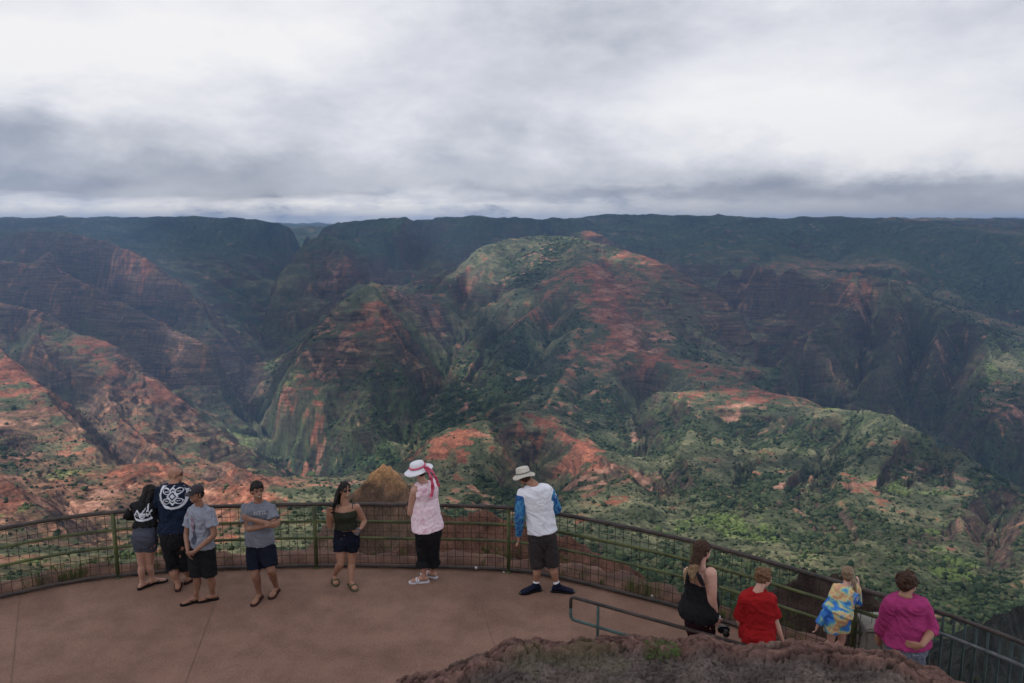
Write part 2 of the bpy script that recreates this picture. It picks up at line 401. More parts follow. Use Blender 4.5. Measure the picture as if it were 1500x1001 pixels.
REDS = [(20,545,2000,170,1),(10,520,2080,120,.9),(90,600,1760,50,.8),(205,640,1900,80,.8),(255,575,2550,90,.8),(170,525,2800,120,.7),(115,545,2550,90,.6),(180,700,1260,110,.9),(240,685,1290,100,.9),(340,690,1500,80,.7),(330,725,1050,80,.9),(400,730,1000,70,.8),
 (20,720,960,70,.9),(515,385,5950,140,.8),(560,465,3320,110,.9),(450,560,2950,90,.8),(455,600,2700,60,.7),(465,600,2700,40,.8),(615,440,3950,120,.6),(640,660,1850,50,.9),(660,650,1850,60,.9),(690,640,1950,40,.5),(770,665,1750,50,.6),(820,640,2000,60,.9),(860,670,1800,80,1),(880,680,1700,60,.9),(830,690,1650,60,.6),(870,760,1150,50,.5),
 (900,440,3750,170,1),(890,400,4150,200,.9),(905,470,3480,160,1),(925,500,3230,120,.9),(870,510,3150,110,.7),(840,560,2750,60,.6),(955,525,3020,90,.8),(800,440,3850,120,.7),(775,460,3650,80,.6),(855,430,3900,100,.5),(960,380,4520,120,1),(990,395,4400,120,1),(925,372,4600,100,.9),(865,338,6000,200,1),
 (690,395,4500,110,.7),(685,425,4250,60,.8),(745,440,4000,90,.4),(1010,577,2470,28,1),(975,574,2500,22,1),(1105,588,2350,34,1),(1060,570,2620,60,.8),(1140,577,2500,60,.8),(1185,586,2420,50,.7),(1250,405,4180,130,.7),(1255,430,3980,70,.7),(1120,378,5400,300,.5),(1190,730,1350,22,.5),(1250,715,1450,28,.6),(1215,745,1300,20,.6),(1480,605,2650,50,.8),
 (300,800,780,60,.6),(450,800,760,60,.5),(640,800,760,60,.6),(700,790,800,50,.6),(250,770,930,60,.7),(860,640,1900,40,.6),(190,365,5050,90,.9),(215,378,4900,70,1)]
GREENS = [(385,540,4100,170,1),(352,572,3600,150,.9),(375,620,2950,130,1),(415,665,2550,230,1),(445,715,2250,200,1),(400,620,2850,150,.8),(450,660,2600,170,.8),(500,690,2350,150,.6),(400,590,3000,90,.7),(470,725,2150,90,.8),(660,515,3400,80,.9),(640,550,3050,60,.6),(680,470,3800,60,.6),(60,760,900,40,.8),(130,740,1030,50,.6),(70,700,1200,60,.8),(60,630,1550,30,.6),(600,470,3500,60,.2),
 (1050,760,1200,45,.9),(1110,760,1150,50,.8),(1120,740,1250,40,.7),(1340,715,1500,50,.9),(1370,800,1050,50,.7),(1350,770,1200,40,.7),(1400,860,850,50,.8),(1430,880,800,40,.7),(980,580,2420,50,.7),(1150,600,2250,60,.5),(1210,600,2250,60,.5),(1280,602,2150,70,.5),(1060,610,2250,70,.4),(1180,490,3450,60,.9),(1175,515,3250,50,.8),(1440,560,3050,110,.8),(1420,610,2700,60,.7),(1480,510,3400,120,.7),
 (130,812,700,40,.8),(40,830,600,40,.6),(680,600,2350,60,.3),(610,560,3050,60,.4),(1090,830,800,50,.5),(850,795,950,40,.5),(1300,850,850,60,.4)]
FORESTS = [(430,640,2650,200,1.1),(470,620,2650,150,1),(395,590,3050,160,.9),(1270,520,3450,260,.7),(1360,470,3750,260,.7),(1400,570,3050,260,.8),(1180,560,3050,160,.6),(1450,500,3500,260,.6),(1320,600,2800,260,.8),(640,560,2950,200,.8),(500,640,2450,230,1.2),(560,650,2500,200,1.1),(460,690,2280,150,1),(560,570,2880,150,.8),(700,590,2900,380,1),(760,500,3500,300,1),(600,610,2700,260,1),(520,660,2400,230,1),(560,600,2800,200,.8),(830,480,3500,190,.9),(640,700,2150,160,.8),(480,600,2700,120,.6),(380,600,3200,220,.8),(400,470,5300,350,.6),(1430,650,2500,300,.9),(1250,560,3100,250,.6),(1150,660,1850,260,.7),(1000,640,2100,200,.7),(780,430,4000,200,.5),(870,590,2600,180,.7),(790,700,1650,110,.8),(1330,420,5200,600,.6),(1420,400,5600,500,.7),(430,700,2300,120,.5),(345,640,2350,40,0),(1010,520,3300,160,.4),(1230,700,1600,90,.5),(1060,690,1650,110,.7)]
def blobs(lst, x, y, sx=1.0):
    out = np.zeros_like(x)
    wx = x + 40 * fbm(x / 160, y / 160, 3, 801) * 1.6; wy = y + 60 * fbm(x / 160, y / 160, 3, 802) * 1.6
    for (u, v, d, r, a) in lst:
        p = P(u, v, d)
        sel = (np.abs(x - p.x) < 3 * r) & (np.abs(y - p.y) < 4.5 * r)
        k = ((wx[sel] - p.x) / r) ** 2 + ((wy[sel] - p.y) / (1.5 * r)) ** 2
        out[sel] = np.maximum(out[sel], a * np.exp(-k))
    return out

def dense(line, has_red=True, step=10):
    out = []
    for a, b in zip(line[:-1], line[1:]):
        pa = P(*a[:3]); pb = P(*b[:3])
        n = max(2, int(abs(a[0] - b[0]) / step + abs(a[1] - b[1]) / step * 2 + abs(a[2] - b[2]) / 40) + 1)
        for i in range(n + 1):
            t = i / n
            y = math.exp(math.log(pa.y) * (1 - t) + math.log(pb.y) * t)
            z = pa.z * (1 - t) + pb.z * t
            ax = pa.x / pa.y * (1 - t) + pb.x / pb.y * t
            r = (a[3] * (1 - t) + b[3] * t) if has_red else 0.0
            out.append((ax, math.log(y), z, r))
    return out

def solve(pts, na, ns):
    """membrane through the crest and valley lines in (x/y, ln y)"""
    sizes = []
    m, n = na, ns
    while m > 12 and n > 12:
        sizes.append((m, n)); m = m // 2; n = n // 2
    field = None
    for (m, n) in reversed(sizes):
        W = np.zeros((m, n)); Zs = np.zeros((m, n, 2))
        i = np.clip(np.round((pts[:, 0] - A0) / (A1 - A0) * (m - 1)).astype(int), 0, m - 1)
        j = np.clip(np.round((pts[:, 1] - S0) / (S1 - S0) * (n - 1)).astype(int), 0, n - 1)
        ok = (pts[:, 0] > A0 - .01) & (pts[:, 0] < A1 + .01)
        np.add.at(W, (i[ok], j[ok]), 1)
        for c in range(2): np.add.at(Zs[:, :, c], (i[ok], j[ok]), pts[ok, 2 + c])
        fixed = W > 0
        Zf = np.zeros_like(Zs); Zf[fixed] = Zs[fixed] / W[fixed][:, None]
        # far and near edges
        if field is None:
            field = np.full((m, n, 2), -300.0); field[:, :, 1] = 0.2
        else:
            xi = np.linspace(0, field.shape[0] - 1, m); yi = np.linspace(0, field.shape[1] - 1, n)
            field = bil(field, xi[:, None] + 0 * yi[None, :], yi[None, :] + 0 * xi[:, None])
        nearz = -160.0 - 80.0 * sstep(.1, .6, np.linspace(A0, A1, m))
        ew = ((S1 - S0) / (n - 1)) / ((A1 - A0) / (m - 1)); ew2 = 1.0 / (ew * ew)
        for it in range(260 if m < 200 else 120):
            p = np.pad(field, ((1, 1), (1, 1), (0, 0)), mode='edge')
            f = (p[:-2, 1:-1] + p[2:, 1:-1] + (p[1:-1, :-2] + p[1:-1, 2:]) * ew2) / (2 + 2 * ew2)
            field = field + (f - field) * 1.0
            field[fixed] = Zf[fixed]
            field[:, 0, 0] = nearz; field[:, -1, 0] = 20.0; field[:, -1, 1] = 0
    return field

def bil(F, x, y):
    x0 = np.clip(np.floor(x).astype(int), 0, F.shape[0] - 2); y0 = np.clip(np.floor(y).astype(int), 0, F.shape[1] - 2)
    fx = np.clip(x - x0, 0, 1)[..., None] if F.ndim == 3 else np.clip(x - x0, 0, 1)
    fy = np.clip(y - y0, 0, 1)[..., None] if F.ndim == 3 else np.clip(y - y0, 0, 1)
    return (F[x0, y0] * (1 - fx) * (1 - fy) + F[x0 + 1, y0] * fx * (1 - fy) + F[x0, y0 + 1] * (1 - fx) * fy + F[x0 + 1, y0 + 1] * fx * fy)

def sstep(a, b, x):
    t = np.clip((x - a) / (b - a), 0, 1); return t * t * (3 - 2 * t)

NA = 1300
rows = np.concatenate([np.exp(np.linspace(math.log(300), math.log(480), 80, endpoint=False)),
                       np.exp(np.linspace(math.log(480), math.log(11000), 1250, endpoint=False)),
                       np.exp(np.linspace(math.log(11000), math.log(19000), 50))])
NS = len(rows)

def build_terrain():
    rp = [q for l in RIDGES for q in dense(l)]
    vp = [q for l in VALLEYS for q in dense([(u, v, d * (1 + .075 * float(sstep(700, 2200, d)))) for (u, v, d) in l], False)]
    pr = np.array(rp); pv = np.array(vp)
    F = solve(np.vstack([pr, pv]), 420, 560)
    av = np.linspace(A0, A1, NA)
    sv = np.log(rows)
    Ag, Sg = np.meshgrid(av, sv, indexing='ij')
    gi = (Ag - A0) / (A1 - A0) * (F.shape[0] - 1); gj = (Sg - S0) / (S1 - S0) * (F.shape[1] - 1)
    # slight smoothing of the coarse field so the creases are not knife edged
    for k in range(2):
        p = np.pad(F, ((1, 1), (1, 1), (0, 0)), mode='edge')
        F = F * 0.5 + 0.125 * (p[:-2, 1:-1] + p[2:, 1:-1] + p[1:-1, :-2] + p[1:-1, 2:])
    G = bil(F, gi, gj)
    Z = G[..., 0]; RED = G[..., 1]
    Y = np.exp(Sg); X = Ag * Y
    # distance to the crest lines
    ca = np.linspace(A0, A1, 150); cs = np.linspace(S0, S1, 200)
    CA, CS = np.meshgrid(ca, cs, indexing='ij')
    D = np.full(CA.size, 9.0)
    q = pr[:, :2]
    for k in range(0, CA.size, 3000):
        aa = CA.ravel()[k:k + 3000, None]; ss = CS.ravel()[k:k + 3000, None]
        D[k:k + 3000] = np.sqrt(((aa - q[None, :, 0]) ** 2 + (ss - q[None, :, 1]) ** 2).min(axis=1))
    D = D.reshape(CA.shape)
    D = bil(D, (Ag - A0) / (A1 - A0) * 149, (Sg - S0) / (S1 - S0) * 199)
    away = sstep(0.0, 0.045, D)          # 0 on the crests
    ds = np.gradient(sv); da = av[1] - av[0]
    def grads(Z):
        za = np.gradient(Z, axis=0) / da
        zs = np.gradient(Z, axis=1) / ds[None, :]
        return za / Y, (zs - Ag * za) / Y
    # low-frequency irregularity (domain warp of the noise, not of the crests)
    Z = Z + away * fbm(X / 700, Y / 700, 3, 5) * 18
    spacing = Y * ds[None, :]
    valleyness = np.zeros_like(Z)
    HX, HY, HZ, HA = X[::2, ::2], Y[::2, ::2], Z[::2, ::2].copy(), away[::2, ::2]
    hs = sv[::2]; hsp = spacing[::2, ::2]; hv = np.zeros_like(HZ)
    def gr2(Zz):
        za = np.gradient(Zz, axis=0) / (2 * da); zs = np.gradient(Zz, axis=1) / np.gradient(hs)[None, :]
        return za / HY, (zs - Ag[::2, ::2] * za) / HY
    def octave(k, L, X, Y, gx, gy, spacing, away, seed0=100):
        g = np.sqrt(gx * gx + gy * gy) + 1e-6
        sl = np.tanh(g * 1.6)
        wx = X / L + 0.25 * vnoise(X / L / 2.1, Y / L / 2.1, 40 + k); wy = Y / L + 0.25 * vnoise(X / L / 1.9, Y / L / 1.9, 60 + k)
        e = erosion(wx, wy, -gy / g * sl * 1.3, gx / g * sl * 1.3, seed0 + k * 7)
        e = 1 - 2 * np.arccos(np.clip(e * 1.2, -1, 1)) / np.pi
        amp = (0.13, 0.17, 0.15, 0.10, 0.065, 0.04)[k] * L * sl
        fade = sstep(1.5, 3.5, L / spacing) * sstep(0.003, 0.007, L / Y)
        fade = fade * (0.12 + 0.88 * sstep(600 + 900 * (k == 0) + 400 * (k == 1), 2100 + 2600 * (k == 0) + 900 * (k == 1), Y)) * (1 if k < 3 else .8)
        fade = fade * ((0.12 + 0.88 * away) if k < 2 else (0.4 + 0.6 * away))
        return amp * (e - 0.40) * fade, e * fade
    h0 = HZ.copy()
    for k, L in enumerate((620, 330, 175)):
        ggx, ggy = gr2(HZ)
        dz, e = octave(k, L, HX, HY, ggx, ggy, hsp, HA)
        HZ = HZ + dz; hv += e
    ggx, ggy = gr2(HZ)
    ci = np.arange(NA)[:, None] / 2.0 + 0 * np.arange(NS)[None, :]; cj = np.arange(NS)[None, :] / 2.0 + 0 * ci
    up = bil(np.stack([HZ - h0, hv, ggx, ggy], -1), ci, cj)
    Z = Z + up[..., 0]; valleyness = up[..., 1]
    for k, L in ((3, 90), (4, 45), (5, 22)):
        dz, e = octave(k, L, X, Y, up[..., 2], up[..., 3], spacing, away)
        Z = Z + dz; valleyness = valleyness + e * 0.5
    # horizontal lava beds: cliffs and ledges
    wob = fbm(X / 900, Y / 900, 3, 21) * 40
    CL = blobs(CLIFFS, X, Y)
    for per, am in ((150, .55), (62, .60), (27, .5)):
        ph = (Z + wob) / per
        msk = sstep(-0.25, 0.35, fbm(X / (per * 7), Y / (per * 7), 3, int(per)))
        g = np.sqrt(up[..., 2] ** 2 + up[..., 3] ** 2)
        msk = np.clip(np.maximum(msk, CL) * sstep(0.25, 0.6, g) * (.15 + .85 * sstep(600, 1500, Y)), 0, 1) * sstep(0.0035, 0.009, per / Y)
        Z = Z - am * per / (2 * np.pi) * np.sin(2 * np.pi * ph) * msk * (0.35 + 0.65 * away)
    rim = sstep(5500, 7000, Y) * (fbm(X / 240, Y / 240, 3, 79) * 16 + fbm(X / 1300, Y / 1300, 3, 81) * 40 * away)
    Z = Z + rim
    rough = fbm(X / 18, Y / 18, 3, 77) * 1.3 * sstep(3000, 1500, Y) + fbm(X / 60, Y / 60, 3, 78) * 4
    Z = Z + rough * sstep(400, 900, Y)
    return X, Y, Z, RED, valleyness, away, grads, Ag, CL

X, Y, Z, RED, VAL, AWAY, grads, AG, CL = build_terrain()
gx, gy = grads(Z)
SLOPE = np.sqrt(gx * gx + gy * gy)

def lerp3(c0, c1, t): return c0 * (1 - t[..., None]) + c1 * t[..., None]
def col(*c): return np.array(c, dtype=float)

DRY = np.clip(sstep(-.28, -.40, AG + .0 * Y) * sstep(5800, 4800, Y) * (.55 + .25 * sstep(1500, 2400, Y)) + blobs([(900,430,3900,420,.75),(1180,430,4600,520,.45),(1300,480,3600,500,.35),(555,465,3350,170,.6),(440,580,2820,90,.5),(480,400,6000,600,.35),(1050,440,4200,420,.55),(1300,760,1200,200,.22),(1450,780,1100,200,.22),(860,670,1750,180,.6),(640,650,1900,130,.5),(300,700,1250,300,.7)], X, Y), 0, 1)
def colour():
    n1 = fbm(X / 420, Y / 420, 5, 301); n2 = fbm(X / 110, Y / 110, 4, 302); n3 = fbm(X / 34, Y / 34, 4, 303); n4 = vnoise(X / 9, Y / 9, 304)
    wob = fbm(X / 900, Y / 900, 3, 21) * 40
    fine_sl = SLOPE
    steep = sstep(0.60 - .22 * DRY, 1.00 - .28 * DRY, fine_sl + 0.25 * n3 + .45 * CL)
    FB = blobs(FORESTS, X, Y); RB = blobs(REDS, X, Y); GB = blobs(GREENS, X, Y)
    RED = np.clip(globals()['RED'] ** 1.4 * .55 + RB * .62 + DRY * .10, 0, 1)
    # rock : stacked beds
    bz = Z + wob + n2 * 5
    bed = 0.5 + 0.22 * np.sin(2 * np.pi * bz / 27 + 2 * n2) + 0.55 * vnoise(bz / 15, X / 900 + Y / 700, 305) + 0.5 * vnoise(bz / 6.5, X / 500 + Y / 400, 306) + .3 * n3
    bed = np.clip(bed, 0, 1)
    rock = lerp3(lerp3(col(.036, .029, .028), col(.125, .078, .062), bed), col(.045, .052, .030), sstep(.0, .55, n3 + .5 * n2 + .4 * n4) * .75)
    redd = lerp3(col(.15, .060, .042), col(.25, .100, .064), sstep(-.5, .6, n2 + n3 * .6))
    pale = lerp3(redd, col(.34, .22, .165) + redd * 0, sstep(.3, .9, n1 + .6 * n2 + .4 * n3) * .55)
    brown = lerp3(col(.13, .062, .043), col(.25, .125, .080), sstep(-.5, .5, n3))
    scrub = lerp3(col(.064, .074, .042), col(.158, .156, .090), sstep(-.5, .6, n2 + .6 * n3))
    forest = lerp3(col(.013, .028, .015), col(.050, .078, .034), sstep(-.45, .5, n3 + .5 * n4))
    bright = lerp3(col(.085, .120, .045), col(.165, .210, .075), sstep(-.4, .4, n3 + .3 * n4))
    # valley/gully -> forest ; open slopes -> scrub
    wet = sstep(-.55, .55, -VAL * .7 + n1 * .7 - (RED - .25) * 1.3 + .25 * n2 - .05 - DRY * .75 + FB * .75)
    c = lerp3(scrub, forest, wet)
    c = lerp3(c, brown, sstep(-.1, .6, n1 * .5 + n2 * .5 + n3 * .4 + RED * .7 + DRY * .75 - .50 - FB * .6) * .85)
    bm = sstep(.50, .85, n1 * -.35 + n2 * .45 + .12 * n3 + GB * 1.1) * (1 - steep)
    c = lerp3(c, bright, bm * .8)
    # bare red ground on the crests
    rm = sstep(.54, .84, RED + .50 * n2 + .60 * n3 + .20 * n1 + .16 * VAL - .03)
    c = lerp3(c, pale * (.70 + .42 * bed)[..., None], rm)
    ledge = sstep(.55, .2, bed) * sstep(.35, .7, SLOPE) * sstep(-.5, .4, n2 + n1 + CL * 1.5 + RED)
    rk = np.maximum(steep * sstep(-.55, .15, n1 + .4 * n2 + RED * .8 + CL), ledge * .7) * (1 - .65 * rm) * (1 - np.clip(.80 * FB + .45 * n3 * FB, 0, .95))
    c = lerp3(c, rock, rk * .93)
    # far rims are forested
    far = sstep(5600, 7000, Y) * sstep(-420, -200, Z)
    c = lerp3(c, forest * (1.0 + .5 * n1)[..., None], far * (1 - rm * .6) * (1 - .7 * rk * sstep(.7, 1.2, SLOPE)))
    speck = 1 + .50 * n4 + .30 * vnoise(X / 4.5, Y / 4.5, 307) * sstep(2600, 900, Y)
    c = c * speck[..., None]
    return np.clip(c, .006, .75), wet * (1 - rk) * (1 - rm), bm, rm, rk

COL, WET, BRI, RM, RK = colour()

def ground_material():
    m, nt, b = mat_new('canyon_ground')
    at = nt.nodes.new('ShaderNodeAttribute'); at.attribute_name = 'col'
    n = noise_node(nt, 0.22, 5, 0.65)
    r = ramp(nt, [(0.3, (.58, .58, .58)), (0.7, (1.40, 1.40, 1.40))])
    nt.links.new(n.outputs['Fac'], r.inputs['Fac'])
    mx = nt.nodes.new('ShaderNodeMixRGB'); mx.blend_type = 'MULTIPLY'; mx.inputs[0].default_value = 1
    nt.links.new(at.outputs['Color'], mx.inputs[1]); nt.links.new(r.outputs[0], mx.inputs[2])
    # thin horizontal beds in the rock
    tc = nt.nodes.new('ShaderNodeTexCoord'); mp = nt.nodes.new('ShaderNodeMapping'); mp.inputs['Scale'].default_value = (.006, .006, .13)
    nt.links.new(tc.outputs['Object'], mp.inputs['Vector'])
    nb = noise_node(nt, 1.0, 5, .7, vec=mp.outputs[0]); rb = ramp(nt, [(.37, (.28, .28, .33)), (.47, (.85, .85, .85)), (.56, (1.15, 1.12, 1.1)), (.66, (1.95, 1.75, 1.62))])
    nt.links.new(nb.outputs['Fac'], rb.inputs['Fac'])
    m2 = nt.nodes.new('ShaderNodeMixRGB'); m2.blend_type = 'MULTIPLY'; nt.links.new(at.outputs['Alpha'], m2.inputs[0])
    nt.links.new(mx.outputs[0], m2.inputs[1]); nt.links.new(rb.outputs[0], m2.inputs[2])
    nt.links.new(m2.outputs[0], b.inputs['Base Color'])
    b.inputs['Roughness'].default_value = 1; b.inputs['Specular IOR Level'].default_value = 0.05
    n2 = noise_node(nt, 0.12, 6, 0.7)
    bp = nt.nodes.new('ShaderNodeBump'); bp.inputs['Strength'].default_value = 0.6; bp.inputs['Distance'].default_value = 5
    nt.links.new(n2.outputs['Fac'], bp.inputs['Height']); nt.links.new(bp.outputs['Normal'], b.inputs['Normal'])
    return m
MAT_GROUND = ground_material()

idx = np.arange(NA * NS).reshape(NA, NS)
quads = np.stack([idx[:-1, :-1], idx[1:, :-1], idx[1:, 1:], idx[:-1, 1:]], axis=-1).reshape(-1, 4)
terrain = np_mesh('terrain', np.stack([X, Y, Z], -1).reshape(-1, 3), quads, None, MAT_GROUND)
tag(terrain, kind='structure')
at = terrain.data.attributes.new('col', 'FLOAT_COLOR', 'POINT')
cc = np.ones((NA * NS, 4), dtype=np.float32); cc[:, :3] = COL.reshape(-1, 3); cc[:, 3] = np.clip(RK + .45 * RM + .15, 0, 1).ravel()
at.data.foreach_set('color', cc.ravel())

# ------------------------------------------------------------------ bushes and trees covering the slopes
def ico():
    t = (1 + 5 ** .5) / 2
    v = np.array([(-1, t, 0), (1, t, 0), (-1, -t, 0), (1, -t, 0), (0, -1, t), (0, 1, t), (0, -1, -t), (0, 1, -t), (t, 0, -1), (t, 0, 1), (-t, 0, -1), (-t, 0, 1)], float)
    v /= np.linalg.norm(v[0])
    f = np.array([(0, 11, 5), (0, 5, 1), (0, 1, 7), (0, 7, 10), (0, 10, 11), (1, 5, 9), (5, 11, 4), (11, 10, 2), (10, 7, 6), (7, 1, 8), (3, 9, 4), (3, 4, 2), (3, 2, 6), (3, 6, 8), (3, 8, 9), (4, 9, 5), (2, 4, 11), (6, 2, 10), (8, 6, 7), (9, 8, 1)])
    return v, f
def make_bushes(n_try=420000):
    v0, f0 = ico()
    i = RNG.uniform(NA * .14, NA * .86, n_try); j = RNG.uniform(10, np.searchsorted(rows, 5400), n_try)
    F = np.stack([X, Y, Z, WET, BRI, RM, RK], -1)
    q = bil(F, i, j)
    x, y, z, wet, bri, rm, rk = q.T
    dens = .10 + .75 * wet ** 1.3 + .5 * bri - .9 * rm - .55 * rk
    dens = dens * (.35 + 1.1 * sstep(-.35, .45, fbm(x / 45, y / 45, 3, 555)))
    keep = RNG.uniform(0, 1, n_try) < np.clip(dens, .008, 1) * (.30 + .70 * sstep(550, 1300, y))
    x, y, z, wet, bri = x[keep], y[keep], z[keep], wet[keep], bri[keep]
    n = len(x)
    r = RNG.lognormal(0, .38, n) * (1.75 + 1.0 * wet) * (1 + .55 * sstep(1800, 4600, y)) * (.42 + .58 * sstep(350, 1100, y))
    V = v0[None] * (1 + RNG.uniform(-.45, .40, (n, 12, 1)))
    a = RNG.uniform(0, 6.28, n); ca, sa = np.cos(a)[:, None], np.sin(a)[:, None]
    vx = V[..., 0] * ca - V[..., 1] * sa; vy = V[..., 0] * sa + V[..., 1] * ca
    hz = RNG.uniform(.7, 1.25, n)
    co = np.stack([x[:, None] + vx * r[:, None] * 1.15, y[:, None] + vy * r[:, None] * 1.15, z[:, None] + (V[..., 2] * hz[:, None] + .45) * r[:, None]], -1)
    fs = (f0[None] + (np.arange(n) * 12)[:, None, None]).reshape(-1, 3)
    m, nt, b = mat_new('bush_leaves')
    at_ = nt.nodes.new('ShaderNodeAttribute'); at_.attribute_name = 'col'
    nn = noise_node(nt, 1.1, 3, .7)
    rr = ramp(nt, [(.35, (.55, .55, .55)), (.7, (1.4, 1.4, 1.4))]); nt.links.new(nn.outputs['Fac'], rr.inputs['Fac'])
    mx = nt.nodes.new('ShaderNodeMixRGB'); mx.blend_type = 'MULTIPLY'; mx.inputs[0].default_value = 1
    nt.links.new(at_.outputs['Color'], mx.inputs[1]); nt.links.new(rr.outputs[0], mx.inputs[2])
    nt.links.new(mx.outputs[0], b.inputs['Base Color']); b.inputs['Roughness'].default_value = 1; b.inputs['Specular IOR Level'].default_value = .05
    o = np_mesh('bushes', co.reshape(-1, 3), None, fs, m, smooth=False)
    t = RNG.uniform(0, 1, n); hue = RNG.uniform(0, 1, n)
    c = lerp3(col(.016, .030, .017), col(.066, .088, .042), t ** 1.3)
    c = lerp3(c, col(.085, .090, .050) + 0 * c, (hue > .82) * .8)
    c = lerp3(c, col(.105, .145, .05) + 0 * c, np.clip(bri * 1.1, 0, 1) * (t > .25))
    c4 = np.ones((n, 12, 4), dtype=np.float32); c4[:, :, :3] = c[:, None, :]
    at2 = o.data.attributes.new('col', 'FLOAT_COLOR', 'POINT'); at2.data.foreach_set('color', c4.ravel())
    tag(o, kind='stuff')
    print('bushes', n)
make_bushes()
# ------------------------------------------------------------------ haze (the air in the canyon)
def make_haze():
    x0, x1, y0, y1, z0, z1 = -30000, 30000, -60, 19600, float(Z.min()) - 60, float(Z.max()) + 15
    mb = MB(); mb.box(((x0 + x1) / 2, (y0 + y1) / 2, (z0 + z1) / 2), x1 - x0, y1 - y0, z1 - z0)
    m = bpy.data.materials.new('haze'); m.use_nodes = True
    nt = m.node_tree
    for n in list(nt.nodes):
        if n.type != 'OUTPUT_MATERIAL': nt.nodes.remove(n)
    v = nt.nodes.new('ShaderNodeVolumePrincipled')
    v.inputs['Color'].default_value = (0.34, 0.56, 1.0, 1)
    v.inputs['Density'].default_value = 8.2e-5
    nt.links.new(v.outputs[0], nt.nodes['Material Output'].inputs['Volume'])
    o = mb.build('haze', m, smooth=False)
    tag(o, kind='stuff')
make_haze()

# ------------------------------------------------------------------ unseen cloud deck added to shade the slopes, gaps shaped for sun patches
DECK = 2600.0
# (column, row, distance, radius across, radius along, strength)
GAPS = [
 (40, 560, 1900, 400, 480, 1), (150, 600, 1850, 300, 380, .9), (240, 570, 2600, 130, 230, .8), (100, 520, 2700, 260, 200, .45), (230, 680, 1300, 260, 260, 1), (340, 705, 1200, 240, 230, 1), (20, 720, 950, 280, 280, .7), (110, 800, 760, 230, 200, .6),
 (190, 368, 5000, 170, 260, .7), (245, 402, 4750, 70, 90, .6),
 (385, 545, 4000, 140, 260, .5), (385, 640, 2850, 180, 300, 1), (440, 715, 2300, 220, 260, 1),
 (690, 400, 4550, 190, 240, .95), (745, 375, 4700, 260, 260, .85), (830, 352, 4950, 330, 220, .9), (950, 375, 4550, 260, 120, .95), (860, 338, 6000, 120, 120, .9),
 (665, 510, 3450, 110, 260, .75), (700, 560, 3000, 90, 160, .4), (725, 440, 4000, 120, 200, .5),
 (1000, 575, 2480, 170, 110, .85), (1120, 590, 2330, 220, 90, .7), (960, 640, 2050, 260, 180, .9), (1130, 640, 1950, 260, 160, .75), (1280, 615, 2100, 230, 110, .9),
 (880, 665, 1750, 130, 160, .75), (650, 640, 1950, 120, 160, .6), (840, 625, 2050, 90, 120, .5), (1000, 740, 1250, 260, 220, .6), (1220, 740, 1300, 300, 240, .65), (1400, 770, 1150, 260, 260, .55), (1060, 780, 950, 200, 160, .6), (900, 720, 1350, 160, 200, .6),
 (620, 470, 3800, 120, 200, .5), (480, 650, 2550, 260, 260, .8), (360, 570, 3600, 150, 200, .9), (900, 600, 2500, 200, 200, .35), (560, 455, 3350, 110, 120, .4), (1180, 500, 3350, 60, 120, .6), (1255, 425, 4050, 90, 120, .5), (1480, 530, 3100, 200, 280, .6), (1410, 880, 780, 150, 160, .4),
]
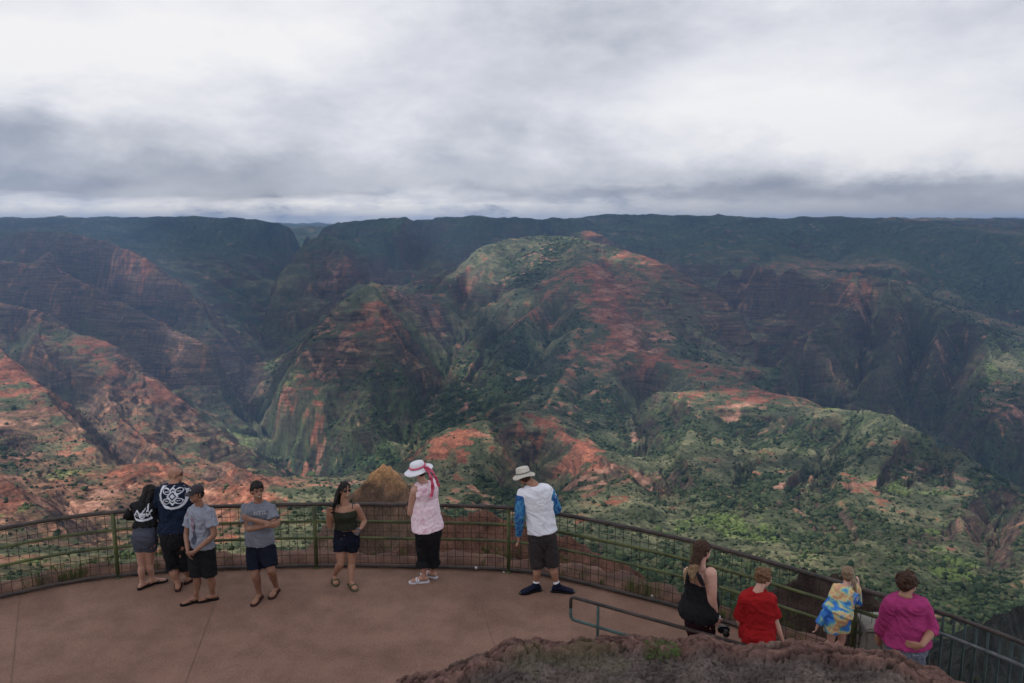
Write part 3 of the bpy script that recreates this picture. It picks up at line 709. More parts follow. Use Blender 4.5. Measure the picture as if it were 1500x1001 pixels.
def make_deck():
    m = bpy.data.materials.new('shade_cloud'); m.use_nodes = True
    nt = m.node_tree; N = nt.nodes; L = nt.links
    for n in list(N):
        if n.type != 'OUTPUT_MATERIAL': N.remove(n)
    def M(op, a, b=None, clamp=False):
        n = N.new('ShaderNodeMath'); n.operation = op; n.use_clamp = clamp
        for i, x in enumerate((a, b)):
            if x is None: continue
            if isinstance(x, (int, float)): n.inputs[i].default_value = x
            else: L.new(x, n.inputs[i])
        return n.outputs[0]
    tc = N.new('ShaderNodeTexCoord')
    sc_ = N.new('ShaderNodeVectorMath'); sc_.operation = 'SCALE'; sc_.inputs['Scale'].default_value = 0.001
    L.new(tc.outputs['Object'], sc_.inputs[0])
    nz = noise_node(nt, 2.6, 4, 0.6, vec=sc_.outputs[0])
    wv = N.new('ShaderNodeVectorMath'); wv.operation = 'MULTIPLY_ADD'
    sub = N.new('ShaderNodeVectorMath'); sub.operation = 'SUBTRACT'; sub.inputs[1].default_value = (.5, .5, .5)
    L.new(nz.outputs['Color'], sub.inputs[0])
    L.new(sub.outputs[0], wv.inputs[0]); wv.inputs[1].default_value = (.30, .30, .0); L.new(sc_.outputs[0], wv.inputs[2])
    total = None
    for (u, v, d, rx, ry, s) in GAPS:
        p = P(u, v, d); t = (DECK - p.z) / SUN_DIR.z; q = p + SUN_DIR * t
        mp = N.new('ShaderNodeMapping'); mp.vector_type = 'TEXTURE'
        mp.inputs['Location'].default_value = (q.x / 1000, q.y / 1000, 0)
        mp.inputs['Scale'].default_value = (rx * 1.2 / 1000, ry * 1.2 / 1000, 1000)
        L.new(wv.outputs[0], mp.inputs['Vector'])
        ln = N.new('ShaderNodeVectorMath'); ln.operation = 'LENGTH'; L.new(mp.outputs[0], ln.inputs[0])
        mr = N.new('ShaderNodeMapRange'); mr.interpolation_type = 'SMOOTHSTEP'
        mr.inputs['From Min'].default_value = 1.35; mr.inputs['From Max'].default_value = 0.65
        mr.inputs['To Max'].default_value = s
        L.new(ln.outputs['Value'], mr.inputs['Value'])
        total = mr.outputs[0] if total is None else M('MAXIMUM', total, mr.outputs[0])
    n2 = noise_node(nt, 5.0, 4, 0.6, vec=sc_.outputs[0])
    thin = M('MULTIPLY', M('SUBTRACT', n2.outputs['Fac'], 0.40), 0.9, True)
    fac = M('ADD', M('MULTIPLY', total, M('ADD', 0.70, M('MULTIPLY', n2.outputs['Fac'], 0.6))), M('MULTIPLY', thin, 0.75), True)
    fac = M('POWER', fac, 0.5)       # two sheets, top and underside
    tr = N.new('ShaderNodeBsdfTransparent'); tl = N.new('ShaderNodeBsdfTranslucent')
    tl.inputs['Color'].default_value = (0.56, 0.585, 0.64, 1)
    mix = N.new('ShaderNodeMixShader'); L.new(fac, mix.inputs[0]); L.new(tl.outputs[0], mix.inputs[1]); L.new(tr.outputs[0], mix.inputs[2])
    L.new(mix.outputs[0], N['Material Output'].inputs['Surface'])
    nx, ny = 90, 70
    xs = np.linspace(-16000, 12000, nx); ys = np.linspace(-9000, 8500, ny)
    GX, GY = np.meshgrid(xs, ys, indexing='ij')
    b = DECK + 60 * fbm(GX / 1500, GY / 1500, 3, 900); t = b + 110 + 60 * fbm(GX / 1200, GY / 1200, 3, 901)
    co = np.concatenate([np.stack([GX, GY, b], -1).reshape(-1, 3), np.stack([GX, GY, t], -1).reshape(-1, 3)])
    I = np.arange(nx * ny).reshape(nx, ny); o = nx * ny
    q = np.stack([I[:-1, :-1], I[1:, :-1], I[1:, 1:], I[:-1, 1:]], -1).reshape(-1, 4)
    side = []
    ring = list(I[:, 0]) + list(I[-1, 1:]) + list(I[-2::-1, -1]) + list(I[0, -2:0:-1])
    for a, c in zip(ring, ring[1:] + ring[:1]): side.append((a, c, c + o, a + o))
    f = np.concatenate([q[:, ::-1], q + o, np.array(side)])
    ob = np_mesh('shade_clouds', co, f, None, m)
    tag(ob, kind='structure')
make_deck()
# ------------------------------------------------------------------ the lookout
def Pz(u, v, z):
    xc = (u - 750) / FPX; yc = -(v - 500.5) / FPX
    ry = CP + SP * yc; rz = -SP + CP * yc
    t = (z - CAM.z) / rz
    return Vector((xc * t, ry * t, z))

def catmull(pts, n=10):
    pts = [Vector(p) for p in pts]; out = []
    for i in range(len(pts) - 1):
        p0 = pts[max(i - 1, 0)]; p1 = pts[i]; p2 = pts[i + 1]; p3 = pts[min(i + 2, len(pts) - 1)]
        for k in range(n):
            t = k / n
            out.append(0.5 * ((2 * p1) + (p2 - p0) * t + (2 * p0 - 5 * p1 + 4 * p2 - p3) * t * t + (3 * p1 - p0 - 3 * p2 + p3) * t ** 3))
    out.append(pts[-1]); return out

RAILZ = 1.0
RAILPX = [(-420, 870), (-200, 813), (0, 775), (80, 761), (165, 751), (300, 743), (460, 739), (600, 740), (745, 744), (840, 757), (1000, 790), (1100, 816), (1200, 845), (1290, 872), (1365, 893), (1430, 916), (1500, 943), (1620, 998), (1750, 1070)]
RAILC = catmull([Pz(u, v, RAILZ) for u, v in RAILPX], 12)
def colx(p):   # photo column of a point, used only to find where sections begin
    d = p - CAM; f = d.y * CP - d.z * SP
    return 750 + FPX * d.x / f
def rail_at(u):
    for a, b in zip(RAILC[:-1], RAILC[1:]):
        ua, ub = colx(a), colx(b)
        if ua <= u <= ub:
            return a.lerp(b, (u - ua) / (ub - ua + 1e-9))
    return RAILC[-1]
def section(u0, u1):
    s = [rail_at(u0)] + [p for p in RAILC if u0 < colx(p) < u1] + [rail_at(u1)]
    out = [s[0]]
    for p in s[1:]:
        if (p - out[-1]).length > .01: out.append(p)
    return out
def at_z(pts, z): return [Vector((p.x, p.y, z)) for p in pts]
def resample(pts, step):
    out = [pts[0].copy()]; need = step; 
    for a, b in zip(pts[:-1], pts[1:]):
        L = (b - a).length; pos = 0
        while L - pos >= need:
            pos += need; out.append(a.lerp(b, pos / L)); need = step
        need -= (L - pos)
    return out

# --- platform floor
def floor_material():
    m, nt, b = mat_new('red_dusty_concrete')
    n1 = noise_node(nt, 0.55, 6, .62, dist=.4); n2 = noise_node(nt, 38, 6, .75); n3 = noise_node(nt, 2.6, 5, .6)
    r1 = ramp(nt, [(.30, (.160, .092, .067)), (.5, (.200, .118, .086)), (.72, (.245, .150, .112))]); nt.links.new(n1.outputs['Fac'], r1.inputs['Fac'])
    r2 = ramp(nt, [(.3, (.66, .64, .63)), (.7, (1.3, 1.28, 1.26))]); nt.links.new(n2.outputs['Fac'], r2.inputs['Fac'])
    r3 = ramp(nt, [(.30, (.80, .79, .79)), (.6, (1.06, 1.06, 1.06))]); nt.links.new(n3.outputs['Fac'], r3.inputs['Fac'])
    a = nt.nodes.new('ShaderNodeMixRGB'); a.blend_type = 'MULTIPLY'; a.inputs[0].default_value = 1
    c = nt.nodes.new('ShaderNodeMixRGB'); c.blend_type = 'MULTIPLY'; c.inputs[0].default_value = 1
    nt.links.new(r1.outputs[0], a.inputs[1]); nt.links.new(r2.outputs[0], a.inputs[2])
    nt.links.new(a.outputs[0], c.inputs[1]); nt.links.new(r3.outputs[0], c.inputs[2])
    nt.links.new(c.outputs[0], b.inputs['Base Color']); b.inputs['Roughness'].default_value = .85; b.inputs['Specular IOR Level'].default_value = .25
    bp = nt.nodes.new('ShaderNodeBump'); bp.inputs['Strength'].default_value = .5; bp.inputs['Distance'].default_value = .01
    nt.links.new(n2.outputs['Fac'], bp.inputs['Height']); nt.links.new(bp.outputs['Normal'], b.inputs['Normal'])
    return m
edge = at_z(RAILC, 0.0)
mb = MB()
inner = [Vector((p.x * .15, -6, 0)) for p in edge]
n = len(edge)
vs = []; K = 14
for i in range(n):
    o = edge[i] + (edge[i] - Vector((0, 3, 0))).normalized() * .10
    for k in range(K): vs.append(o.lerp(inner[i], k / (K - 1)))
mb.add(vs, [(i * K + k, i * K + k + 1, (i + 1) * K + k + 1, (i + 1) * K + k) for i in range(n - 1) for k in range(K - 1)])
pf = mb.build('platform_floor', floor_material(), smooth=False); tag(pf, kind='structure')
# shallow expansion joints in the slab, as narrow dark filler strips 4 mm proud
jm = flat('joint_filler', (.125, .075, .057), .2, 30)
mb = MB()
for (u, v), (u2, v2) in (((30, 866), (10, 1060)), ((330, 842), (250, 1060)), ((690, 838), (760, 1060))):
    a, b_ = Pz(u, v, .004), Pz(u2, v2, .004); d = (b_ - a).normalized(); s = Vector((-d.y, d.x, 0)) * .0035
    mb.add([a - s, a + s, b_ + s, b_ - s], [(0, 1, 2, 3)])
tag(mb.build('floor_joints', jm, smooth=False), kind='structure')

# --- dirt verge outside the fence, falling to the canyon side
def verge():
    dirt = noisy_mat('red_dirt', [(.3, (.055, .034, .026)), (.5, (.115, .060, .044)), (.72, (.20, .115, .08))], 3.0, .95, .6, 20, dist=.4)
    E = edge; n = len(E); prof = []
    pts = resample(E, .06); m = len(pts)
    offs = [-.02, .06, .14, .24, .36, .50, .64, .80, 1.0, 1.4, 2.2, 4.0]
    vs = []
    for i, p in enumerate(pts):
        d = (p - Vector((0, 3.0, 0))); d.z = 0; d.normalize()
        w = .9 + .5 * mnoise.noise(Vector((p.x * .9, p.y * .9, 3))) + .22 * mnoise.noise(Vector((p.x * 4, p.y * 4, 5)))
        if p.x > 2.2: w *= .75
        for k, o in enumerate(offs):
            q = p + d * (o * w if o > 0 else o)
            z = -.01 + .10 * math.sin(min(1, max(0, o) / .5) * math.pi * .6) if o < .6 else .07 - (o - .6) * 1.1
            z += .05 * mnoise.noise(Vector((q.x * 3, q.y * 3, 1))) * (1 if o > .05 else 0) + .03 * mnoise.noise(Vector((q.x * 9, q.y * 9, 7))) * (1 if o > .05 else 0)
            if k == 0: z = -.03
            if p.x > 4.2 and o > .3: z -= (o - .3) * 1.5
            vs.append(Vector((q.x, q.y, z)))
    kk = len(offs)
    fs = [(i * kk + k, i * kk + k + 1, (i + 1) * kk + k + 1, (i + 1) * kk + k) for i in range(m - 1) for k in range(kk - 1)]
    o = obj_from('ground', vs, fs, dirt); tag(o, kind='structure')
    # hillside from the verge down to the head of the canyon slopes
    vs = []; steps = 60; sel = pts[::4]
    for p in sel:
        d = (p - Vector((0, 3.0, 0))); d.z = 0; d.normalize(); q = p + d * 2.8
        a = max(-.98, min(.98, q.x / q.y if q.y > .5 else .98)); end = Vector((a * 305, 305, -176 - 84 * max(0, min(1, (a - .1) / .5))))
        for k in range(steps + 1):
            t = (k / steps) ** 2.2; r = q.lerp(end, t); r.z = -1.9 * (1 - t) + end.z * t
            r.z += mnoise.fractal(Vector((r.x * .06, r.y * .06, 2)), 1, 2, 4) * min(4, t * 60) - min(3, t * 30)
            vs.append(r)
    kk = steps + 1
    fs = [(i * kk + k, i * kk + k + 1, (i + 1) * kk + k + 1, (i + 1) * kk + k) for i in range(len(sel) - 1) for k in range(kk - 1)]
    hm = noisy_mat('hillside_scrub', [(.3, (.03, .04, .02)), (.5, (.07, .075, .035)), (.7, (.14, .085, .05))], .25, 1, .8, 1.5, spec=.05)
    o = obj_from('hillside', vs, fs, hm); tag(o, kind='structure')
verge()

# --- crags just beyond the fence
def crag(name, crest, label, mat, x0, x1, y0, y1, res, sf, sb, amp=.12, bed=.35, cat='rock', kind=None, base=-6):
    cr = [P(*c) for c in crest]
    pts = catmull(cr, 8)
    nx = int((x1 - x0) / res); ny = int((y1 - y0) / res)
    xs = np.linspace(x0, x1, nx); ys = np.linspace(y0, y1, ny); GX, GY = np.meshgrid(xs, ys, indexing='ij')
    best = np.full(GX.shape, -1e9)
    for a, b in zip(pts[:-1], pts[1:]):
        dx, dy = b.x - a.x, b.y - a.y; L2 = dx * dx + dy * dy + 1e-9
        t = np.clip(((GX - a.x) * dx + (GY - a.y) * dy) / L2, 0, 1)
        px = a.x + dx * t; py = a.y + dy * t; pz = a.z + (b.z - a.z) * t
        d = np.hypot(GX - px, GY - py)
        s = np.where(GY < py, sf, sb)
        best = np.maximum(best, pz - s * d)
    nz = fbm(GX * 1.1, GY * 1.1, 5, 31) * amp * .9 + (.35 - np.abs(fbm(GX * 3.5, GY * 1.6, 4, 32))) * amp * .9
    zz = best + nz * np.clip((P(*crest[0]).z + 99), 0, 1)
    if name == 'rock_outcrop':
        k_ = np.round(fbm(GX * .8 + GY * .3, GY * .7, 2, 35) * 5) / 5; zz = zz + .16 * k_ - .10 * np.abs(fbm(GX * 2.2 + GY, GY * .8, 3, 36))
    if bed: zz = zz + .5 * bed / (2 * np.pi) * np.sin(2 * np.pi * (zz + .3 * fbm(GX * .6, GY * .6, 3, 33)) / bed)
    zz = np.maximum(zz, base)
    I = np.arange(nx * ny).reshape(nx, ny)
    q = np.stack([I[:-1, :-1], I[1:, :-1], I[1:, 1:], I[:-1, 1:]], -1).reshape(-1, 4)
    o = np_mesh(name, np.stack([GX, GY, zz], -1).reshape(-1, 3), q, None, mat)
    tag(o, label, cat)
    return o
# rock colour by height ; on the outcrop sunlight is painted in as ochre
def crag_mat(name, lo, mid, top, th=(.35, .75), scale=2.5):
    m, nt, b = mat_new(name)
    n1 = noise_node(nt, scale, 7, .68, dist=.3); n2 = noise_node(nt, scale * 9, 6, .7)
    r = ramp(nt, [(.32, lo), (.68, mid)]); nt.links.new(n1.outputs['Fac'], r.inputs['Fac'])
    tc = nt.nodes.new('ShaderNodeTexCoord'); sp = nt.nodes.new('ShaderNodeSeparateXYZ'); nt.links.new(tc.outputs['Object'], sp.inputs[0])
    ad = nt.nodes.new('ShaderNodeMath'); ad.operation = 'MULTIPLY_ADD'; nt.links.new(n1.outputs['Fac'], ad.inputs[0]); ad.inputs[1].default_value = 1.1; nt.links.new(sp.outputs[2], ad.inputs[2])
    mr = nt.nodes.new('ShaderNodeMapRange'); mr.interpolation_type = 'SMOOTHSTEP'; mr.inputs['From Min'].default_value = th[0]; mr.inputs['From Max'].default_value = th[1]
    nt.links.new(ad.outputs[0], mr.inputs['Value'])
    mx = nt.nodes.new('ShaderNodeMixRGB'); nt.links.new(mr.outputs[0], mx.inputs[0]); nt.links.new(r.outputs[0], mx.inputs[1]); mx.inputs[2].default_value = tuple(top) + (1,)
    r2 = ramp(nt, [(.3, (.6, .6, .6)), (.7, (1.3, 1.3, 1.3))]); nt.links.new(n2.outputs['Fac'], r2.inputs['Fac'])
    m2 = nt.nodes.new('ShaderNodeMixRGB'); m2.blend_type = 'MULTIPLY'; m2.inputs[0].default_value = 1
    nt.links.new(mx.outputs[0], m2.inputs[1]); nt.links.new(r2.outputs[0], m2.inputs[2]); nt.links.new(m2.outputs[0], b.inputs['Base Color'])
    b.inputs['Roughness'].default_value = .95; b.inputs['Specular IOR Level'].default_value = .15
    bp = nt.nodes.new('ShaderNodeBump'); bp.inputs['Strength'].default_value = .9; bp.inputs['Distance'].default_value = .05
    nt.links.new(n2.outputs['Fac'], bp.inputs['Height']); nt.links.new(bp.outputs['Normal'], b.inputs['Normal'])
    return m
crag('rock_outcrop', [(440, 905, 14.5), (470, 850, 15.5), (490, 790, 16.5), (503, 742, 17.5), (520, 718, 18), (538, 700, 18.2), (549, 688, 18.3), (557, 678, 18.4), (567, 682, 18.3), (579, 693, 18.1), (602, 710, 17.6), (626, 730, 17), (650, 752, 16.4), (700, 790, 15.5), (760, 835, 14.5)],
     'pointed brown rock outcrop with sunlight painted ochre on its grassy crest behind the curved railing', crag_mat('sunlit_crest_rock', (.075, .052, .040), (.190, .120, .085), (.50, .28, .14), (-1.05, -.42)), -7, 1.5, 12.7, 24, .04, 1.7, 1.2, .13, .10)
crag('rock_mound', [(560, 810, 13.0), (640, 775, 13.6), (690, 752, 14.4), (740, 758, 14.6), (800, 776, 14.2), (850, 800, 13.6), (900, 840, 12.8), (960, 890, 12)],
     'low reddish dirt mound behind the railing between the two hatted visitors', crag_mat('red_mound', (.060, .034, .028), (.19, .090, .062), (.24, .11, .075), (.5, 1.2)), -3.2, 4.5, 11.3, 18, .04, .62, .9, .17, .25)
crag('rock_ledge', [(1100, 890, 10.0), (1125, 862, 10.2), (1150, 850, 10.3), (1178, 838, 10.4), (1200, 846, 10.3), (1235, 852, 10.4), (1275, 868, 10.2), (1300, 895, 9.9), (1320, 940, 9.6)],
     'dark brown rock ledge behind the fence beside the girl', crag_mat('dark_ledge', (.026, .020, .018), (.085, .055, .044), (.12, .062, .045), (1.2, 1.6), 4), 2.6, 6.4, 8.95, 14, .03, 1.9, 1.2, .22, .28)
crag('rock_cliff', [(1392, 1080, 17), (1412, 1010, 19), (1424, 975, 20), (1436, 946, 21), (1456, 922, 22), (1480, 905, 23), (1520, 888, 24), (1600, 860, 26), (1750, 830, 28)],
     'black crag with tufts of weed behind the picket railing at lower right', crag_mat('black_crag', (.010, .012, .014), (.040, .044, .040), (.075, .085, .05), (-5.2, -4.4), 1.2), 8.5, 32, 12, 34, .12, 2.2, 1.0, .30, 1.1, base=-40)

# --- embankment of lava stones in front
def stone_wall():
    WP = [(300, 1130), (460, 1050), (560, 1008), (640, 978), (720, 952), (800, 936), (880, 933), (960, 935), (1100, 939), (1180, 943), (1260, 953), (1330, 970), (1400, 994), (1480, 1035), (1620, 1120)]
    T = 2.09
    E = catmull([Pz(u, v + 11, T) for u, v in WP], 40)
    E = resample(E, .010); m = len(E)
    Cc = Vector((.6, 1.2, 0))
    offs = np.concatenate([np.linspace(-.55, -.05, 14), np.linspace(-.045, 1.7, 175)]); k = len(offs)
    co = np.zeros((m, k, 3)); S = np.zeros((m, k)); O = np.zeros((m, k))
    acc = 0
    for i, p in enumerate(E):
        if i: acc += (p - E[i - 1]).length
        d = (Cc - Vector((p.x, p.y, 0))).normalized()
        co[i, :, 0] = p.x + d.x * offs; co[i, :, 1] = p.y + d.y * offs
        S[i] = acc; O[i] = offs
    zb = np.where(O < 0, T + O * 3.9, T + np.minimum(O, .06) * .8 + np.maximum(O - .06, 0) * .16)
    edge_n = .05 * fbm(S * 2.2, S * 0 + 1, 3, 50)
    zb = zb + edge_n
    # irregular flat stones (cell pattern)
    def cells(sx, sy, seed):
        x = S * sx + .6 * fbm(S * 4, O * 5, 3, seed); y = O * sy + .7 * fbm(S * 3, O * 5, 3, seed + 1)
        ix = np.floor(x); iy = np.floor(y); f1 = np.full(x.shape, 9.); f2 = f1.copy(); cid = np.zeros(x.shape)
        for a in (-1, 0, 1):
            for b_ in (-1, 0, 1):
                hx = _hash(ix + a, iy + b_, seed + 2); hy = _hash(ix + a, iy + b_, seed + 3)
                d = np.hypot(x - ix - a - hx, y - iy - b_ - hy)
                c = _hash(ix + a, iy + b_, seed + 4)
                near = d < f1
                f2 = np.where(near, f1, np.minimum(f2, d)); cid = np.where(near, c, cid); f1 = np.where(near, d, f1)
        return f2 - f1, cid
    g, cid = cells(4.6, 10.5, 60)
    g2, cid2 = cells(17, 20, 70)
    cap = 1 - sstep(.19, .27, O + .07 * fbm(S * 1.5, O * 1.5, 3, 66))
    h = sstep(0, .10, g) * .038 * cap + cid * .030 * cap + (cid2 - .5) * .022 + sstep(0, .14, g2) * .016 * (1 - cap) + fbm(S * 26, O * 26, 4, 67) * .010 + fbm(S * 2.5, O * 2.5, 3, 68) * .022 - .035 * (1 - cap)
    co[..., 2] = zb + h
    base = co[:, :1].copy(); base[..., 2] = 0
    red = lerp3(col(.082, .046, .038), col(.165, .092, .074), cid); red = red * (.7 + .6 * cid2)[..., None]
    red = lerp3(red, col(.16, .13, .105) + 0 * red, (cid > .88) * .35 * (S > 0))
    grey = lerp3(col(.052, .040, .036), col(.125, .098, .086), np.clip(.5 + .6 * fbm(S * 3, O * 3, 4, 71) + .3 * (cid2 - .5), 0, 1))
    c = lerp3(grey, red, cap)
    c = lerp3(col(.018, .014, .012) + 0 * c, c, sstep(.01, .08, np.where(cap > .5, g, g2 * 1.6)))  # near-black in the joints: dirt, plus gap shade put into the colour
    c = c * (1 + .3 * fbm(S * 30, O * 30, 3, 73))[..., None]
    c = lerp3(c, col(.11, .12, .05) + 0 * c, sstep(.5, .8, fbm(S * 1.7, O * 1.7, 4, 75)) * .25)
    co = np.concatenate([base, co], axis=1); c = np.concatenate([c[:, :1], c], axis=1); k += 1
    I = np.arange(m * k).reshape(m, k)
    q = np.stack([I[:-1, :-1], I[1:, :-1], I[1:, 1:], I[:-1, 1:]], -1).reshape(-1, 4)[:, ::-1]
    mt, nt, b = mat_new('lava_stone')
    a_ = nt.nodes.new('ShaderNodeAttribute'); a_.attribute_name = 'col'
    nn = noise_node(nt, 60, 5, .7); rr = ramp(nt, [(.3, (.65, .65, .65)), (.7, (1.3, 1.3, 1.3))]); nt.links.new(nn.outputs['Fac'], rr.inputs['Fac'])
    mx = nt.nodes.new('ShaderNodeMixRGB'); mx.blend_type = 'MULTIPLY'; mx.inputs[0].default_value = 1
    nt.links.new(a_.outputs['Color'], mx.inputs[1]); nt.links.new(rr.outputs[0], mx.inputs[2]); nt.links.new(mx.outputs[0], b.inputs['Base Color'])
    b.inputs['Roughness'].default_value = .95; b.inputs['Specular IOR Level'].default_value = .2
    bp = nt.nodes.new('ShaderNodeBump'); bp.inputs['Strength'].default_value = .8; bp.inputs['Distance'].default_value = .008
    nt.links.new(nn.outputs['Fac'], bp.inputs['Height']); nt.links.new(bp.outputs['Normal'], b.inputs['Normal'])
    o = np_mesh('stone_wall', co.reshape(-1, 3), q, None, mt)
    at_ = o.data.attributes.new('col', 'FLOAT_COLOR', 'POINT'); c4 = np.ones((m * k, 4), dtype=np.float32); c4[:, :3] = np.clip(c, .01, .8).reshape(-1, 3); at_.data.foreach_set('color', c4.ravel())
    tag(o, 'rough wall top of reddish brown lava stones in the foreground with grey mortar', 'wall')
stone_wall()

# --- grass blades
def blades(mb, base, n, h, spread, lean=.5, w=.006):
    for _ in range(n):
        a = random.uniform(0, 6.28); r = spread * math.sqrt(random.random())
        p = base + Vector((math.cos(a) * r, math.sin(a) * r, 0)); L = h * random.uniform(.5, 1.15)
        b = random.uniform(0, 6.28); d = Vector((math.cos(b), math.sin(b), 0)) * lean * L * random.uniform(.2, 1)
        s = Vector((-d.y, d.x, 0)).normalized() * w if d.length > 0 else Vector((w, 0, 0))
        q1 = p + d * .35 + Vector((0, 0, L * .6)); q2 = p + d + Vector((0, 0, L * .95))
        mb.add([p - s, p + s, q1 + s * .7, q1 - s * .7, q2], [(0, 1, 2, 3), (3, 2, 4)])
grass_m = noisy_mat('grass_blades', [(.3, (.035, .062, .014)), (.6, (.085, .11, .03)), (.8, (.16, .13, .06))], 3, .8, 0, spec=.2)
mb = MB()
random.seed(5)
EP = resample(edge, .02)
for _ in range(520):
    p = random.choice(EP)
    if mnoise.noise(Vector((p.x * .8, p.y * .8, 9))) < -.08 + random.uniform(-.15, .25): continue
    d = (p - Vector((0, 3, 0))).normalized()
    q = p + d * random.uniform(.06, .75) + Vector((0, 0, .03))
    blades(mb, q, random.randint(8, 22), random.uniform(.04, .15), random.uniform(.03, .10), .6, .0035)
for u in (942, 958, 1068, 930, 40, 90, 108):
    p = rail_at(u); q = Vector((p.x, p.y, 0)) + (p - Vector((0, 3, 0))).normalized() * .12
    blades(mb, q, 45, .26, .12, .6, .004)
tag(mb.build('grass', grass_m, smooth=False), kind='stuff')
mb = MB(); random.seed(8)
for _ in range(45):
    t = random.random(); cps = [(500, 752, 17.3), (522, 712, 18), (545, 690, 18.2), (562, 683, 18.3), (585, 695, 18), (615, 718, 17.2), (645, 745, 16.5), (490, 800, 16.3)]
    i = random.randint(0, 6) if random.random() < .8 else 0; a = cps[i]; b = cps[i + 1] if i < 6 else cps[0]
    p = P(a[0] + (b[0] - a[0]) * t, a[1] + (b[1] - a[1]) * t + 5, a[2] + (b[2] - a[2]) * t) + Vector((random.uniform(-.1, .1), random.uniform(-.25, .1), -random.random() ** 2 * .25))
    blades(mb, p, 8, .08, .06, .8, .003)
tag(mb.build('dry_grass', noisy_mat('dry_grass_blades', [(.3, (.12, .10, .035)), (.55, (.30, .20, .08)), (.8, (.42, .27, .12))], 2, .9, 0, spec=.1), smooth=False), kind='stuff')
# weed growing on the wall
wc = Pz(966, 958, 2.17); wroot = empty('weed', wc)
tag(wroot, 'bright green leafy weed sprouting from the top of the foreground stone wall', 'plant')
mb = MB(); random.seed(3)
for _ in range(70):
    a = random.uniform(0, 6.28); r = .085 * math.sqrt(random.random()); L = random.uniform(.03, .10)
    p = wc + Vector((math.cos(a) * r * 1.5, math.sin(a) * r, -.02)); t = p + Vector((math.cos(a) * .03, math.sin(a) * .03, L))
    mb.tube([p, t], [.0015, .001], 4)
mb.build('stem', flat('stem_green', (.10, .13, .04)), wroot)
mb = MB()
for _ in range(420):
    a = random.uniform(0, 6.28); r = .10 * math.sqrt(random.random()); z = random.uniform(0, .10) * (1 - r * 5)
    p = wc + Vector((math.cos(a) * r * 1.5, math.sin(a) * r, max(0, z))); t = Vector((random.uniform(-1, 1), random.uniform(-1, 1), random.uniform(-.3, 1))).normalized() * random.uniform(.010, .022)
    s = t.orthogonal().normalized() * .005
    mb.add([p, p + t * .5 + s, p + t, p + t * .5 - s], [(0, 1, 2, 3)])
mb.build('leaf', noisy_mat('weed_leaf', [(.3, (.03, .06, .012)), (.7, (.09, .15, .03))], 40, .7, 0), wroot, smooth=False)
# little white pebbles in the verge
pm = flat('pebble_white', (.55, .53, .50))
for (u, v, s) in ((697, 832, .028), (955, 874, .025), (738, 838, .014)):
    p = Pz(u, v, .05); mb = MB()
    V0, F0 = ico(); rs = random.Random(u)
    mb.add([p + Vector(tuple(x)) * s * rs.uniform(.7, 1.1) for x in V0], [tuple(int(i) for i in f) for f in F0])
    lb = {697: 'small white pebble in the dirt outside the fence below the low red mound', 955: 'small white pebble in the verge beyond the loop end of the short handrail', 738: 'tiniest white pebble, close to the foot of the fence post nearest the bucket-hatted man'}[u]
    tag(mb.build('pebble', pm), lb, 'pebble', 'white pebbles in the verge')

# --- curved safety fence
def paint(name, base, moss, edge_c=(.02, .022, .02), ms=3.5):
    m, nt, b = mat_new(name)
    n = noise_node(nt, ms, 6, .65); n2 = noise_node(nt, 30, 5, .7)
    r = ramp(nt, [(.38, base), (.60, moss)]); nt.links.new(n.outputs['Fac'], r.inputs['Fac'])
    r2 = ramp(nt, [(.30, edge_c), (.45, (1, 1, 1))]); nt.links.new(n2.outputs['Fac'], r2.inputs['Fac'])
    mx = nt.nodes.new('ShaderNodeMixRGB'); mx.blend_type = 'MULTIPLY'; mx.inputs[0].default_value = .7
    nt.links.new(r.outputs[0], mx.inputs[1]); nt.links.new(r2.outputs[0], mx.inputs[2]); nt.links.new(mx.outputs[0], b.inputs['Base Color'])
    b.inputs['Roughness'].default_value = .7
    bp = nt.nodes.new('ShaderNodeBump'); bp.inputs['Strength'].default_value = .4; bp.inputs['Distance'].default_value = .003
    nt.links.new(n2.outputs['Fac'], bp.inputs['Height']); nt.links.new(bp.outputs['Normal'], b.inputs['Normal'])
    return m
M_RAIL = paint('mossy_green_paint', (.036, .048, .019), (.095, .108, .034))
M_TOP = paint('worn_dark_rail', (.022, .017, .015), (.055, .040, .034))
M_WIRE = flat('rusted_wire', (.030, .024, .020), .3)
fence = empty('fence', Vector((rail_at(700).x, rail_at(700).y, 0)))
tag(fence, 'long curved mossy green tube fence with square wire mesh round the lookout edge', 'fence')
U0, U1 = -400, 1362
full = section(U0, U1)
mb = MB(); mb.tube(at_z(full, RAILZ), .030, 10); mb.build('top_rail', M_TOP, fence)
for z in (.735, .475):
    mb = MB(); mb.tube(at_z(full, z), .021, 8); mb.build('middle_rail', M_RAIL, fence)
mb = MB(); mb.tube(at_z(full, .035), .026, 8); mb.build('bottom_rail', M_TOP, fence)
post_u = [-330, -130, 165, 460, 745, 1014, 1255, 1358]
for u in post_u:
    p = rail_at(u); mb = MB()
    mb.tube([Vector((p.x, p.y, -.05)), Vector((p.x, p.y, RAILZ))], .029, 10)
    mb.tube([Vector((p.x, p.y, .0)), Vector((p.x, p.y, .012))], .055, 10)
    mb.build('post', M_RAIL, fence)
for ua, ub in zip([U0] + post_u, post_u + [U1]):
    if ub - ua < 20: continue
    sec = resample(section(ua, ub), .03); mb = MB()
    out = [p + (p - Vector((0, 3, p.z))).normalized() * .026 for p in sec]
    for z in [.07 + .125 * k for k in range(8)]:
        mb.tube(at_z(out, z), .0036, 4, False)
    for p in out[2::4]:
        mb.tube([Vector((p.x, p.y, .03)), Vector((p.x, p.y, .97))], .0038, 4, False)
    mb.build('wire_mesh', M_WIRE, fence)
